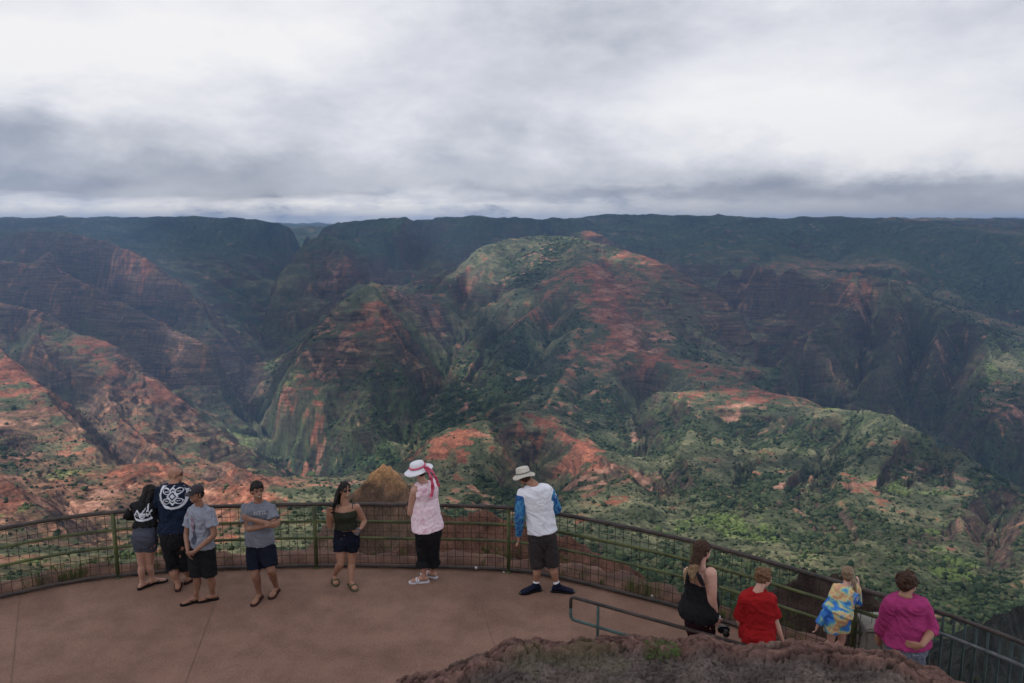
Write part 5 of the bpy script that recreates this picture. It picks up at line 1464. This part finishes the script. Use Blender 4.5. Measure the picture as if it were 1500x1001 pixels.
SH_BLACK = cloth('black_sandal', (.012, .011, .012)); SH_BROWN = cloth('brown_sandal', (.045, .022, .020)); SH_OLIVE = cloth('olive_sandal', (.085, .080, .045)); SH_WHITE = cloth('white_sandal', (.62, .60, .66)); SH_NAVY = cloth('navy_shoe', (.010, .012, .028))

PH = {}
# 1  woman in black, leaning on the rail
PH[1] = person(dict(seed=1, label='long-haired woman in a black printed top and grey shorts leaning on the railing', skin='light', fwd=(.10, 1), s=.93,
    feet=[(209, 862), (224, 856)], hips=[(205, 795), (221, 795)], knees=[(208, 828, .02), (219, 826, .08)], toes=[(.5, .85), (.8, .5)],
    hipc=(213, 787, 0), chest=(213, 742, .14), neck=(218, 733, .18), head=(222, 722, .22), face=(.85, .5, -.25), w=(.155, .130, .165), d=(.098, .085, .110), butt=.03,
    arms=[((198, 744, .14), (187, 756, .30), (203, 759, .52), (.6, .5, 0)), ((229, 744, .16), (237, 757, .30), (226, 757, .52), (-.8, .4, 0))],
    legs_cloth=dict(name='shorts', mat=K_SHORT_G, len=.30, flare=.012, top=.36), top=dict(name='long_sleeved_top', mat=K_BLACK, lo=.15, sleeve=1.85, infl=.022, flare=.05),
    shoe='flipflop', shoe_mat=SH_BLACK, hair=dict(kind='long', mat=HAIR_D, vol=1.06, locks=[([(219, 712, .20), (213, 725, .12), (208, 745, .05), (204, 764, .02)], .040), ([(224, 716, .16), (219, 730, .10), (214, 748, .02), (211, 760, .0)], .042), ([(217, 713, .20), (209, 728, .14), (201, 742, .06)], .034)])))
# 2  bald man in navy
PH[2] = person(dict(seed=2, label='bald man in a navy t-shirt with a big white round emblem on its back', skin='tan', fwd=(.05, 1), s=1.03, fat=1.22,
    feet=[(261, 864), (277, 853)], hips=[(248, 795), (266, 794)], knees=[(254, 832, .03), (272, 828, .1)], toes=[(-.35, .9), (.3, .95)],
    hipc=(256, 783, 0), chest=(254, 719, .10), neck=(256, 708, .13), head=(257, 696, .17), face=(.93, .35, -.12), w=(.215, .195, .205), d=(.135, .140, .145), belly=.03,
    arms=[((236, 722, .10), (232, 746, .22), (240, 757, .55), (.6, .5, 0)), ((274, 722, .12), (280, 745, .25), (268, 757, .55), (-.6, .5, 0))], glasses=True,
    legs_cloth=dict(name='shorts', mat=K_BLACK, len=.93, flare=.03), top=dict(name='t_shirt', mat=K_NAVY, lo=.02, sleeve=.75, infl=.018, flare=.02),
    shoe='flipflop', shoe_mat=SH_BROWN))
# 3  man with cap
PH[3] = person(dict(seed=3, label='slim man in a dark cap, pale grey printed t-shirt and black shorts clasping his hands', skin='brown', fwd=(-.5, -.86), s=.97,
    feet=[(288, 882), (312, 879)], hips=[(287, 812), (303, 812)], knees=[(288, 846, -.04), (308, 846, -.02)], toes=[(-.8, -.5), (-.9, -.35)],
    hipc=(295, 803, 0), chest=(294, 752, -.02), neck=(291, 739, -.04), head=(287, 724, -.07), face=(-.50, -.85, -.22), w=(.175, .150, .155), d=(.105, .098, .105), side=(.86, -.5),
    arms=[((280, 752, .10), (273, 783, .06), (275, 806, -.14), (.3, -.3, -.9), (.6, .3, 0)), ((307, 752, -.10), (314, 784, -.16), (284, 809, -.24), (-.85, 0, -.35), (0, .8, .3), .9)],
    smile=True, legs_cloth=dict(name='shorts', mat=K_BLACK, len=.80, flare=.02), top=dict(name='t_shirt', mat=K_GREY, lo=-.02, sleeve=.62, infl=.018, flare=.04, sfl=.012),
    shoe='flipflop', shoe_mat=SH_BLACK, hair=dict(kind='crop', mat=HAIR_D, vol=.93)))
# 4  man with crossed arms
PH[4] = person(dict(seed=4, label='black-haired man in a grey t-shirt walking forward with his tattooed arms crossed', skin='brown', fwd=(.15, -1), s=1.0, fat=1.08,
    feet=[(380, 878), (405, 868)], hips=[(373, 808), (391, 808)], knees=[(374, 842, -.12), (397, 836, -.14)], toes=[(-.12, -1), (-.1, -1)],
    hipc=(381, 800, 0), chest=(378, 748, -.02), neck=(378, 734, -.05), head=(377, 719, -.08), face=(.55, -.80, -.28), w=(.200, .160, .160), d=(.120, .105, .110),
    arms=[((360, 748, -.02), (363, 775, -.12), (394, 770, -.22), (.9, .1, .1), (0, 1, 0)), ((397, 748, -.02), (402, 770, -.14), (367, 761, -.27), (-.9, .05, .25), (0, 1, 0), .7)],
    smile=True, legs_cloth=dict(name='shorts', mat=K_NAVYS, len=.66, flare=.022), top=dict(name='t_shirt', mat=K_GREY2, lo=-.02, sleeve=.62, infl=.018, flare=.05, sfl=.010),
    shoe='flipflop', shoe_mat=SH_BROWN, hair=dict(kind='short', mat=HAIR_D, vol=1.0, fringe=1)))
# 5  woman in olive
PH[5] = person(dict(seed=5, label='dark-haired woman in sunglasses, olive camisole and dark shorts raising one hand to her hair', skin='tan', fwd=(.12, -1), s=.93, fat=1.1,
    feet=[(490, 851), (514, 859)], hips=[(499, 797), (516, 797)], knees=[(499, 826, -.10), (515, 830, -.03)], toes=[(.35, -.9), (.55, -.8)],
    hipc=(508, 787, 0), chest=(505, 748, -.01), neck=(504, 733, -.02), head=(506, 718, -.03), face=(.55, -.83, -.1), w=(.170, .140, .175), d=(.105, .095, .125), bust=.035, butt=.035,
    arms=[((489, 747, 0), (483, 771, -.06), (480, 752, -.20), (.35, -.2, 1), (.5, -.8, 0), .8), ((522, 746, 0), (534, 764, .06), (528, 775, -.12), (-.5, -.7, -.2), (-.5, 0, .8), .8)],
    smile=True, glasses=True, legs_cloth=dict(name='shorts', mat=K_NAVYS, len=.32, flare=.014, top=.36), top=dict(name='camisole', mat=K_OLIVE, lo=.22, hi=.90, sleeve=0, infl=.010, flare=.0, wr=.003,
    straps=[([(495, 752, -.13), (494, 742, -.07), (495, 739, .02), (497, 750, .10)], .008), ([(516, 752, -.13), (517, 742, -.07), (515, 739, .02), (513, 750, .10)], .008)]),
    shoe='sandal', shoe_mat=SH_OLIVE, hair=dict(kind='long', mat=HAIR_D, vol=1.05, locks=[([(503, 708, 0), (495, 722, .0), (491, 738, -.02), (486, 752, -.12)], .034), ([(506, 708, .04), (499, 726, .06), (495, 745, .06)], .042), ([(499, 712, -.02), (493, 732, -.06), (483, 746, -.16)], .028)])))
# 6  woman in the white hat
PH[6] = person(dict(seed=6, label='woman in a white sun hat with red ribbon, pink sleeveless blouse and black trousers', skin='light', fwd=(-.55, .83), s=1.0, fat=1.18,
    feet=[(621, 853), (634, 846)], hips=[(620, 790), (634, 788)], knees=[(620, 820, .02), (634, 818, .05)], toes=[(-.95, -.1), (-.7, .4)],
    hipc=(627, 778, 0), lift=11, chest=(622, 721, .0), neck=(618, 708, .0), head=(613, 690, .02), face=(-.75, .60, -.2), w=(.175, .175, .190), d=(.140, .150, .155), belly=.03, bust=.03, side=(.83, .55), hup=(-.28, -.05, 1),
    arms=[((608, 722, -.12), (601, 752, -.04), (605, 742, .24), (-.1, .8, .5)), ((636, 720, .14), (636, 750, .26), (608, 748, .36), (-.8, .3, .3))],
    legs_cloth=dict(name='capri_trousers', mat=K_BLACK, len=1.38, flare=.030), top=dict(name='blouse', mat=K_FLORAL, lo=.07, sleeve=0, infl=.026, flare=.05, wr=.006,
    straps=[([(612, 738, -.16), (611, 727, -.14), (612, 718, -.06), (614, 724, .04)], .030), ([(632, 728, .02), (634, 716, .10), (636, 712, .18)], .034)]),
    shoe='sandal', shoe_mat=SH_WHITE, hair=dict(kind='short', mat=HAIR_BR, vol=.90)))
# 7  man in the bucket hat
PH[7] = person(dict(seed=7, label='tall man in a cream bucket hat and white shirt with blue patterned sleeves', skin='tan', fwd=(-.05, 1), s=1.05,
    feet=[(785, 866), (816, 867)], hips=[(786, 795), (803, 793)], knees=[(787, 831, .02), (809, 829, .02)], toes=[(-.85, -.35), (.9, -.1)],
    hipc=(795, 783, 0), lift=11, chest=(785, 724, .04), neck=(779, 712, .08), head=(767, 698, .14), face=(-.35, .80, -.55), w=(.205, .175, .170), d=(.120, .110, .115), hup=(-.25, .2, 1),
    arms=[((765, 726, .04), (761, 757, -.02), (760, 786, .05), (-.05, .1, -1)), ((803, 722, .06), (815, 746, .12), (806, 752, .45), (-.5, .8, 0))],
    legs_cloth=dict(name='shorts', mat=K_CHAR, len=.86, flare=.022), top=dict(name='long_sleeved_shirt', mat=M_WHITE, lo=0.0, sleeve=.35, infl=.018, flare=.04, sleeve_mat=K_BLUE),
    shoe='shoe', shoe_mat=SH_NAVY, hair=dict(kind='crop', mat=HAIR_BR, vol=.92)))
# 8  woman in black tank top
PH[8] = person(dict(seed=8, y0=7.95, label='woman with long brown to blonde hair in a black racerback top and dark leggings', skin='fair', fwd=(.75, .66), s=.98, fat=1.32,
    feet=[(1018, 0, 0), (1034, 0, .12)], hips=[(1017, 902), (1031, 902)], knees=[(1020, 945, .0), (1036, 945, .1)], toes=[(.8, .6), (.8, .6)],
    hipc=(1024, 892, 0), chest=(1025, 845, .0), neck=(1026, 828, .0), head=(1030, 807, .01), face=(.92, .38, -.12), w=(.175, .165, .185), d=(.140, .150, .160), belly=.04, bust=.04, side=(.66, -.75), lift=9,
    arms=[((1041, 843, -.14), (1043, 879, -.16), (1050, 905, -.08), (.2, .2, -1), (0, 1, 0), .8), ((1010, 842, .12), (1012, 875, .22), (1040, 898, .30), (.7, .2, -.5))],
    legs_cloth=dict(name='leggings', mat=K_MAROON, len=1.9, flare=.0), top=dict(name='tank_top', mat=K_BLACK, lo=-.22, hi=.80, sleeve=0, infl=.022, flare=.06, wr=.008,
    straps=[([(1007, 866, -.12), (1008, 850, -.12), (1014, 838, -.06), (1022, 834, .06)], .026), ([(1030, 866, -.24), (1024, 852, -.20), (1017, 840, -.10), (1022, 834, .06)], .022), ([(1046, 862, -.06), (1044, 846, -.02), (1036, 838, .10)], .020)]),
    shoe='sandal', shoe_mat=SH_BLACK, hair=dict(kind='long', mat=HAIR_BR, vol=1.06, locks=[([(1025, 797, -.02), (1019, 815, -.05), (1012, 832, -.08), (1010, 848, -.10)], .042), ([(1029, 800, -.03), (1024, 818, -.08), (1018, 834, -.12), (1014, 846, -.14)], .040), ([(1033, 806, .03), (1036, 824, .04)], .030)])))
# 9  boy in red
PH[9] = person(dict(seed=9, y0=7.65, label='boy with curly sandy hair in a loose red t-shirt', skin='fair', fwd=(.55, .83), s=.86, fat=1.12,
    feet=[(1100, 0, 0), (1120, 0, .05)], hips=[(1102, 942), (1119, 942)], knees=[(1102, 975, .0), (1120, 975, .05)], toes=[(.2, 1), (.4, 1)],
    hipc=(1110, 932, 0), chest=(1110, 880, .0), neck=(1112, 866, .0), lift=11, head=(1120, 847, .02), face=(.85, .15, -.45), hup=(.25, 0, 1), w=(.172, .168, .172), d=(.118, .125, .130), belly=.03,
    arms=[((1091, 881, 0), (1083, 910, .10), (1092, 932, .25), (.3, .5, -.5)), ((1129, 880, 0), (1136, 912, -.04), (1146, 938, .0), (.25, .1, -1))],
    legs_cloth=dict(name='shorts', mat=K_NAVYS, len=.8, flare=.02), top=dict(name='t_shirt', mat=K_RED, lo=-.14, sleeve=.80, infl=.018, flare=.02, sfl=.008, wr=.010),
    shoe='sandal', shoe_mat=SH_BLACK, hair=dict(kind='curly', mat=HAIR_RD, vol=.98)))
# 10 girl in tie-dye
PH[10] = person(dict(seed=10, y0=7.95, label='blonde girl in a rainbow tie-dye outfit leaning on the railing', skin='fair', fwd=(.55, .83), s=.74,
    feet=[(1212, 0, -.05), (1228, 0, .0)], hips=[(1219, 912, -.06), (1233, 910, -.04)], knees=[(1217, 940, -.04), (1233, 940, -.02)], toes=[(.4, 1), (.5, 1)],
    hipc=(1226, 901, -.05), chest=(1240, 866, .02), neck=(1241, 856, .05), head=(1242, 841, .08), face=(.45, .85, -.2), w=(.130, .120, .130), d=(.085, .085, .095), butt=.03,
    arms=[((1226, 866, 0), (1212, 893, -.06), (1198, 916, -.04), (-.3, 0, -1)), ((1253, 864, .04), (1255, 884, .06), (1257, 858, .16), (.0, .1, 1))],
    legs_cloth=dict(name='shorts', mat=K_TIE, len=.40, flare=.022, top=.4), lift=5, top=dict(name='hooded_top', mat=K_TIE, lo=.0, sleeve=1.9, infl=.016, flare=.05),
    shoe='sandal', shoe_mat=SH_BLACK, hair=dict(kind='tail', mat=HAIR_BL, vol=1.02, locks=[([(1248, 844, .02), (1251, 856, -.04), (1252, 872, -.06), (1250, 882, -.06)], .022)])))
# 11 woman in pink
PH[11] = person(dict(seed=11, y0=7.25, label='short-haired woman in sunglasses and a magenta top with one hand on her hip', skin='tan', fwd=(.35, .93), s=.98, fat=1.2,
    feet=[(1315, 0, 0), (1340, 0, .05)], hips=[(1318, 958), (1338, 958)], knees=[(1316, 1000, .0), (1340, 1000, .05)], toes=[(.1, 1), (.5, .9)],
    hipc=(1328, 945, 0), chest=(1326, 888, .0), neck=(1328, 872, .02), lift=12, head=(1331, 854, .03), face=(.93, .30, -.12), w=(.186, .175, .190), d=(.130, .140, .145), belly=.04, bust=.03,
    arms=[((1304, 889, 0), (1291, 922, .12), (1288, 944, .30), (.3, .8, 0)), ((1350, 889, 0), (1366, 922, -.06), (1350, 946, -.26), (-.8, .3, -.1), (0, 1, 0), .3)],
    glasses=True, legs_cloth=dict(name='trousers', mat=K_CAMO, len=1.85, flare=.02), top=dict(name='three_quarter_sleeve_top', mat=K_PINK, lo=-.02, sleeve=1.25, infl=.022, flare=.05, wr=.009),
    shoe='sandal', shoe_mat=SH_BLACK, hair=dict(kind='curly', mat=HAIR_BR, vol=1.0)))

# ---- hats (worn: parts of their person)
def brim(ph, mat, name, cz, rx, ry, crown_r, crown_h, droop, tilt=0, wave=0):
    H, hp, hs = ph['H'], ph['hp'], ph['hs']; mb = MB(); n = 32
    prof = [(crown_r * .55, crown_h), (crown_r * .86, crown_h * .93), (crown_r * .97, crown_h * .75), (crown_r * 1.03, 0), (crown_r * 1.05, -.004)]
    vs = []; rings = []
    for (r, z) in prof: rings.append([(math.cos(2 * math.pi * i / n) * r, math.sin(2 * math.pi * i / n) * r * 1.12 - .01, cz + z) for i in range(n)])
    for k in range(1, 6):
        t = k / 5; rr = []
        for i in range(n):
            a = 2 * math.pi * i / n; r0x = crown_r * 1.05; x = (r0x + (rx - r0x) * t) * math.cos(a); y = (r0x * 1.12 + (ry - r0x * 1.12) * t) * math.sin(a) - .01
            rr.append((x, y, cz - .004 - droop * t ** 1.4 + wave * t * math.sin(a * 3 + 1) + tilt * t * math.cos(a)))
        rings.append(rr)
    under = [[(x * .99, y * .99, z - .006) for (x, y, z) in rr] for rr in reversed(rings)]
    allr = rings + under
    for rr in allr: vs += [hp(x, y, z) for (x, y, z) in rr]
    fs = []
    for j in range(len(allr) - 1):
        for i in range(n): fs.append((j * n + i, (j + 1) * n + i, (j + 1) * n + (i + 1) % n, j * n + (i + 1) % n))
    fs.append(tuple(range(n))); fs.append(tuple((len(allr) - 1) * n + i for i in range(n - 1, -1, -1)))
    mb.add(vs, fs); return mb.build(name, mat, ph['root'])
p6 = PH[6]
brim(p6, flat('white_straw', (.66, .66, .70), .08, 60, .9, .4, 80), 'sun_hat', .058, .205, .215, .098, .080, .040, 0, .006)
mb = MB(); hp = p6['hp']
mb.tube([hp(math.cos(a) * .107, math.sin(a) * .120 - .01, .072) for a in [2 * math.pi * i / 24 for i in range(24)]], .014, 8, closed=True)
def ribbon(pts, w, J):
    q = catmull([J(p) for p in pts], 5); vs = []; side = Vector((1, .15, 0)).normalized()
    for i, p in enumerate(q):
        ww = w * (.7 + .5 * abs(math.sin(i * .55))); sd = (side + Vector((0, 0, .3 * math.sin(i * .7)))).normalized()
        for o in (-.004, .004): vs += [p - sd * ww + Vector((0, o, 0)), p + sd * ww + Vector((0, o, 0))]
    fs = []
    for i in range(len(q) - 1):
        b = i * 4; fs += [(b, b + 1, b + 5, b + 4), (b + 2, b + 6, b + 7, b + 3), (b, b + 4, b + 6, b + 2), (b + 1, b + 3, b + 7, b + 5)]
    mb.add(vs, fs)
J6 = p6['J']
ribbon([(622, 684, -.12), (628, 692, -.19), (632, 702, -.19), (634, 716, -.17), (631, 729, -.19)], .022, J6)
ribbon([(624, 684, -.12), (634, 692, -.19), (639, 702, -.17), (643, 713, -.13)], .018, J6)
ribbon([(620, 684, -.12), (626, 684, -.18), (632, 690, -.18)], .022, J6)
mb.build('ribbon', K_RIB, p6['root'])
p7 = PH[7]
brim(p7, K_CREAM, 'bucket_hat', .040, .150, .165, .090, .090, .035, 0, .012)
mb = MB(); hp = p7['hp']; mb.tube([hp(math.cos(a) * .096, math.sin(a) * .108 - .01, .052) for a in [2 * math.pi * i / 24 for i in range(24)]], .006, 6, closed=True); mb.build('hat_band', flat('hat_band_brown', (.12, .10, .085)), p7['root'])
# cap of the slim man
p3 = PH[3]; hp = p3['hp']; H = p3['H']; hs = p3['hs']; mb = MB()
loft(mb, [(hp(0, -.012, z), H @ Vector((rx * hs, 0, 0)), H @ Vector((0, ry * hs, 0))) for (z, rx, ry) in ((.028, .086, .103), (.06, .086, .103), (.09, .078, .093), (.115, .055, .066), (.126, .02, .024))], 20)
mb.add([hp(x, y, z) for (x, y, z) in ((-.07, .06, .044), (-.062, .125, .030), (-.03, .158, .026), (.03, .158, .026), (.062, .125, .030), (.07, .06, .044), (-.07, .06, .034), (-.062, .125, .022), (-.03, .158, .018), (.03, .158, .018), (.062, .125, .022), (.07, .06, .034))],
       [(5, 4, 3, 2, 1, 0), (6, 7, 8, 9, 10, 11), (0, 1, 7, 6), (1, 2, 8, 7), (2, 3, 9, 8), (3, 4, 10, 9), (4, 5, 11, 10), (5, 0, 6, 11)])
mb.build('cap', flat('dark_cap_cloth', (.030, .024, .030)), p3['root'])
mb = MB(); ellipsoid(mb, hp(0, .082, .078), (.014 * hs, .006 * hs, .010 * hs), H, 8, 6); mb.build('cap_badge', M_PRINT, p3['root'])
# blonde ends of the long brown hair
p8 = PH[8]; mb = MB()
for lk in ([(1014, 828, -.10), (1011, 842, -.125), (1012, 853, -.135)], [(1020, 828, -.13), (1016, 842, -.16), (1017, 853, -.17)], [(1009, 834, -.09), (1005, 846, -.10), (1008, 856, -.10)]):
    mb.tube(catmull([p8['J'](q) for q in lk], 5), [.032, .032, .031, .030, .029, .027, .025, .022, .018, .013, .007], 8)
tag(remesh(mb, 'hair', hairm('blonde_hair', (.12, .072, .036), (.30, .20, .115)), p8['root'], .0065, 1, .006, 30, 9), 'blonde ends of the long hair')
# bracelet and camera of the woman in black
w8 = p8['arms'][0][2]; mb = MB(); mb.tube([w8 + Vector((math.cos(a) * .036, math.sin(a) * .036, .012 + .004 * math.cos(a))) for a in [2 * math.pi * i / 16 for i in range(16)]], .007, 6, closed=True); mb.build('bracelet', flat('white_band', (.6, .6, .6)), p8['root'])
w1 = p3

# ---- prints on the shirts
def seg(x, y, x0, y0, x1, y1):
    dx, dy = x1 - x0, y1 - y0; t = max(0, min(1, ((x - x0) * dx + (y - y0) * dy) / (dx * dx + dy * dy))); return math.hypot(x - x0 - dx * t, y - y0 - dy * t)
def emblem(x, y):
    r = math.hypot(x, y)
    sq = max(abs(x), abs(y)); rr = (abs(x) ** 2.6 + abs(y) ** 2.6) ** (1 / 2.6)
    if .80 < rr < .97: return True
    d = abs(x) + abs(y)
    if d < .185: return True
    if .30 < d < .42 and rr < .75: return True
    # four leaf loops between the diamond and the ring
    ax, ay = abs(x), abs(y)
    lx, ly = ax - .42, ay - .36; c, s_ = math.cos(.45), math.sin(.45); u, v = lx * c + ly * s_, -lx * s_ + ly * c
    e = (u / .33) ** 2 + (v / .23) ** 2
    if .48 < e < 1.0 and rr < .76 and not (ax > .62 and ay < .10): return True
    if seg(ax, ay, 0, .62, .16, .44) < .05: return True
    if seg(ax, ay, .30, .34, .50, .34) < .035: return True
    return False
def back_frame(ph):
    up_ = (ph['chest'] - ph['hipc']).normalized(); n = -ph['fwd']; r = up_.cross(n).normalized(); return r, up_
r_, u_ = back_frame(PH[2])
decal('emblem', PH[2]['top'], P(253, 727, PH[2]['y0'] - .05), Vector((1, 0, 0)), Vector((0, -.1, 1)).normalized(), .385, .36, emblem, M_PRINT, PH[2]['root'], 96)
def swirl(x, y):
    if (x / .95) ** 2 + ((y + .55) / .26) ** 2 < 1 and not ((x / .75) ** 2 + ((y + .42) / .20) ** 2 < 1): return True
    if abs(y + .02 - .22 * math.sin(x * 9)) < .11 and abs(x) < .92: return True
    if math.hypot(x, y + .28) < .30 and math.hypot(x, y + .28) > .16: return True
    if x > .12 and x < .62 and y > .1 and y < .1 + (x - .05) * 1.55: return True
    if abs(math.sin(x * 14 + y * 6)) < .35 and -.35 < y < .05 and abs(x) < .8: return True
    return math.hypot(x, y + .28) < .08
decal('print', PH[1]['top'], P(208, 752, PH[1]['y0'] - .02), Vector((1, 0, 0)), Vector((0, .1, 1)).normalized(), .27, .28, swirl, M_PRINT, PH[1]['root'], 70)
def tee_dark(x, y):
    if (x - .1) ** 2 / .16 + (y + .35) ** 2 / .26 < 1 and x + .25 * math.sin(y * 7) > -.15: return True
    return seg(x, y, .05, .0, .35, .45) < .10
def tee_rose(x, y): r = math.hypot(x * .9, y - .62); return .14 < r < .26 or abs(x - .05 * math.sin(y * 20)) < .07 and -.1 < y < .45
ps = P(291, 774, PH[3]['y0']); rg = Vector((.86, -.5, 0)).normalized()
decal('print', PH[3]['top'], ps, Vector((.95, -.3, 0)).normalized(), Vector((0, 0, 1)), .26, .42, tee_dark, M_PRINTD, PH[3]['root'], 50)
decal('print', PH[3]['top'], ps, Vector((.95, -.3, 0)).normalized(), Vector((0, 0, 1)), .26, .42, tee_rose, M_PRINTR, PH[3]['root'], 50, .0045)
# faded lettering across the chest of the walking man; most of it is lost in the folds
LET = {'U': '10001 10001 10001 10001 10001 10001 01110', 'N': '10001 11001 11001 10101 10011 10011 10001', 'I': '111 010 010 010 010 010 111', 'T': '11111 00100 00100 00100 00100 00100 00100', 'L': '10000 10000 10000 10000 10000 10000 11111'}
def word(wd, gap=1):
    colsn = []
    for ch in wd:
        rowsn = LET[ch].split(); 
        for k in range(len(rowsn[0])): colsn.append([r[k] == '1' for r in rowsn])
        for _ in range(gap): colsn.append([False] * 7)
    colsn = colsn[:-gap]
    def fn(x, y):
        i = int((x + 1) / 2 * len(colsn)); j = int((1 - y) / 2 * 7)
        return colsn[max(0, min(len(colsn) - 1, i))][max(0, min(6, j))]
    return fn
decal('lettering', PH[4]['top'], P(380, 751, PH[4]['y0'] - .13), Vector((1, 0, 0)), Vector((0, 0, 1)), .20, .050, word('UNTIL'), flat('faded_print', (.34, .35, .38), .25, 40), PH[4]['root'], 84)

# ---- things in hands
def thing_box(name, c, sx, sy, sz, M, mat, label, cat, extra=None):
    root = empty(name, c); tag(root, label, cat)
    bm = bmesh.new(); bmesh.ops.create_cube(bm, size=1)
    for v in bm.verts: v.co = c + M @ Vector((v.co.x * sx, v.co.y * sy, v.co.z * sz))
    bmesh.ops.bevel(bm, geom=bm.edges[:], offset=min(sx, sy, sz) * .25, segments=2, affect='EDGES')
    me = bpy.data.meshes.new('case'); bm.to_mesh(me); bm.free(); me.materials.append(mat); o = bpy.data.objects.new('case', me); link(o, root); o.matrix_parent_inverse = Matrix.Translation(-c)
    if extra: extra(root, c, M)
    return root
I3 = Matrix.Identity(3)
cc_ = P(1060, 922, 7.92)
def cam_extra(root, c, M):
    mb = MB(); mb.tube([c + Vector((0, -.05, 0)), c + Vector((0, -.11, 0))], [.034, .038], 14); mb.build('lens', M_DARK, root)
    mb = MB(); w = PH[8]['arms'][0][2] + Vector((0, 0, -.06)); mb.tube(catmull([c + Vector((-.06, 0, .04)), w + Vector((-.02, 0, 0)), w + Vector((.02, 0, .01)), c + Vector((.06, 0, .04))], 6), .005, 6); mb.build('strap', flat('black_strap', (.015, .015, .016)), root)
thing_box('camera', cc_, .13, .07, .085, I3, M_DARK, 'black camera hanging by its strap from the hand of the woman in the racerback top', 'camera', cam_extra)
c5 = PH[5]['arms'][1][2] + Vector((-.035, -.045, -.02))
thing_box('phone', c5, .072, .010, .145, Matrix.Rotation(.5, 3, 'Y') @ Matrix.Rotation(.4, 3, 'X'), flat('phone_case', (.16, .17, .18), .1, 10, .3), 'slim phone held at waist height by the woman in the olive camisole', 'phone')
c6 = PH[6]['arms'][0][2] + Vector((-.02, .07, .02))
thing_box('phone', c6, .075, .012, .15, Matrix.Rotation(.5, 3, 'Z') @ Matrix.Rotation(1.57, 3, 'Y'), M_DARK, 'dark phone held up over the railing by the woman in the white sun hat', 'phone')
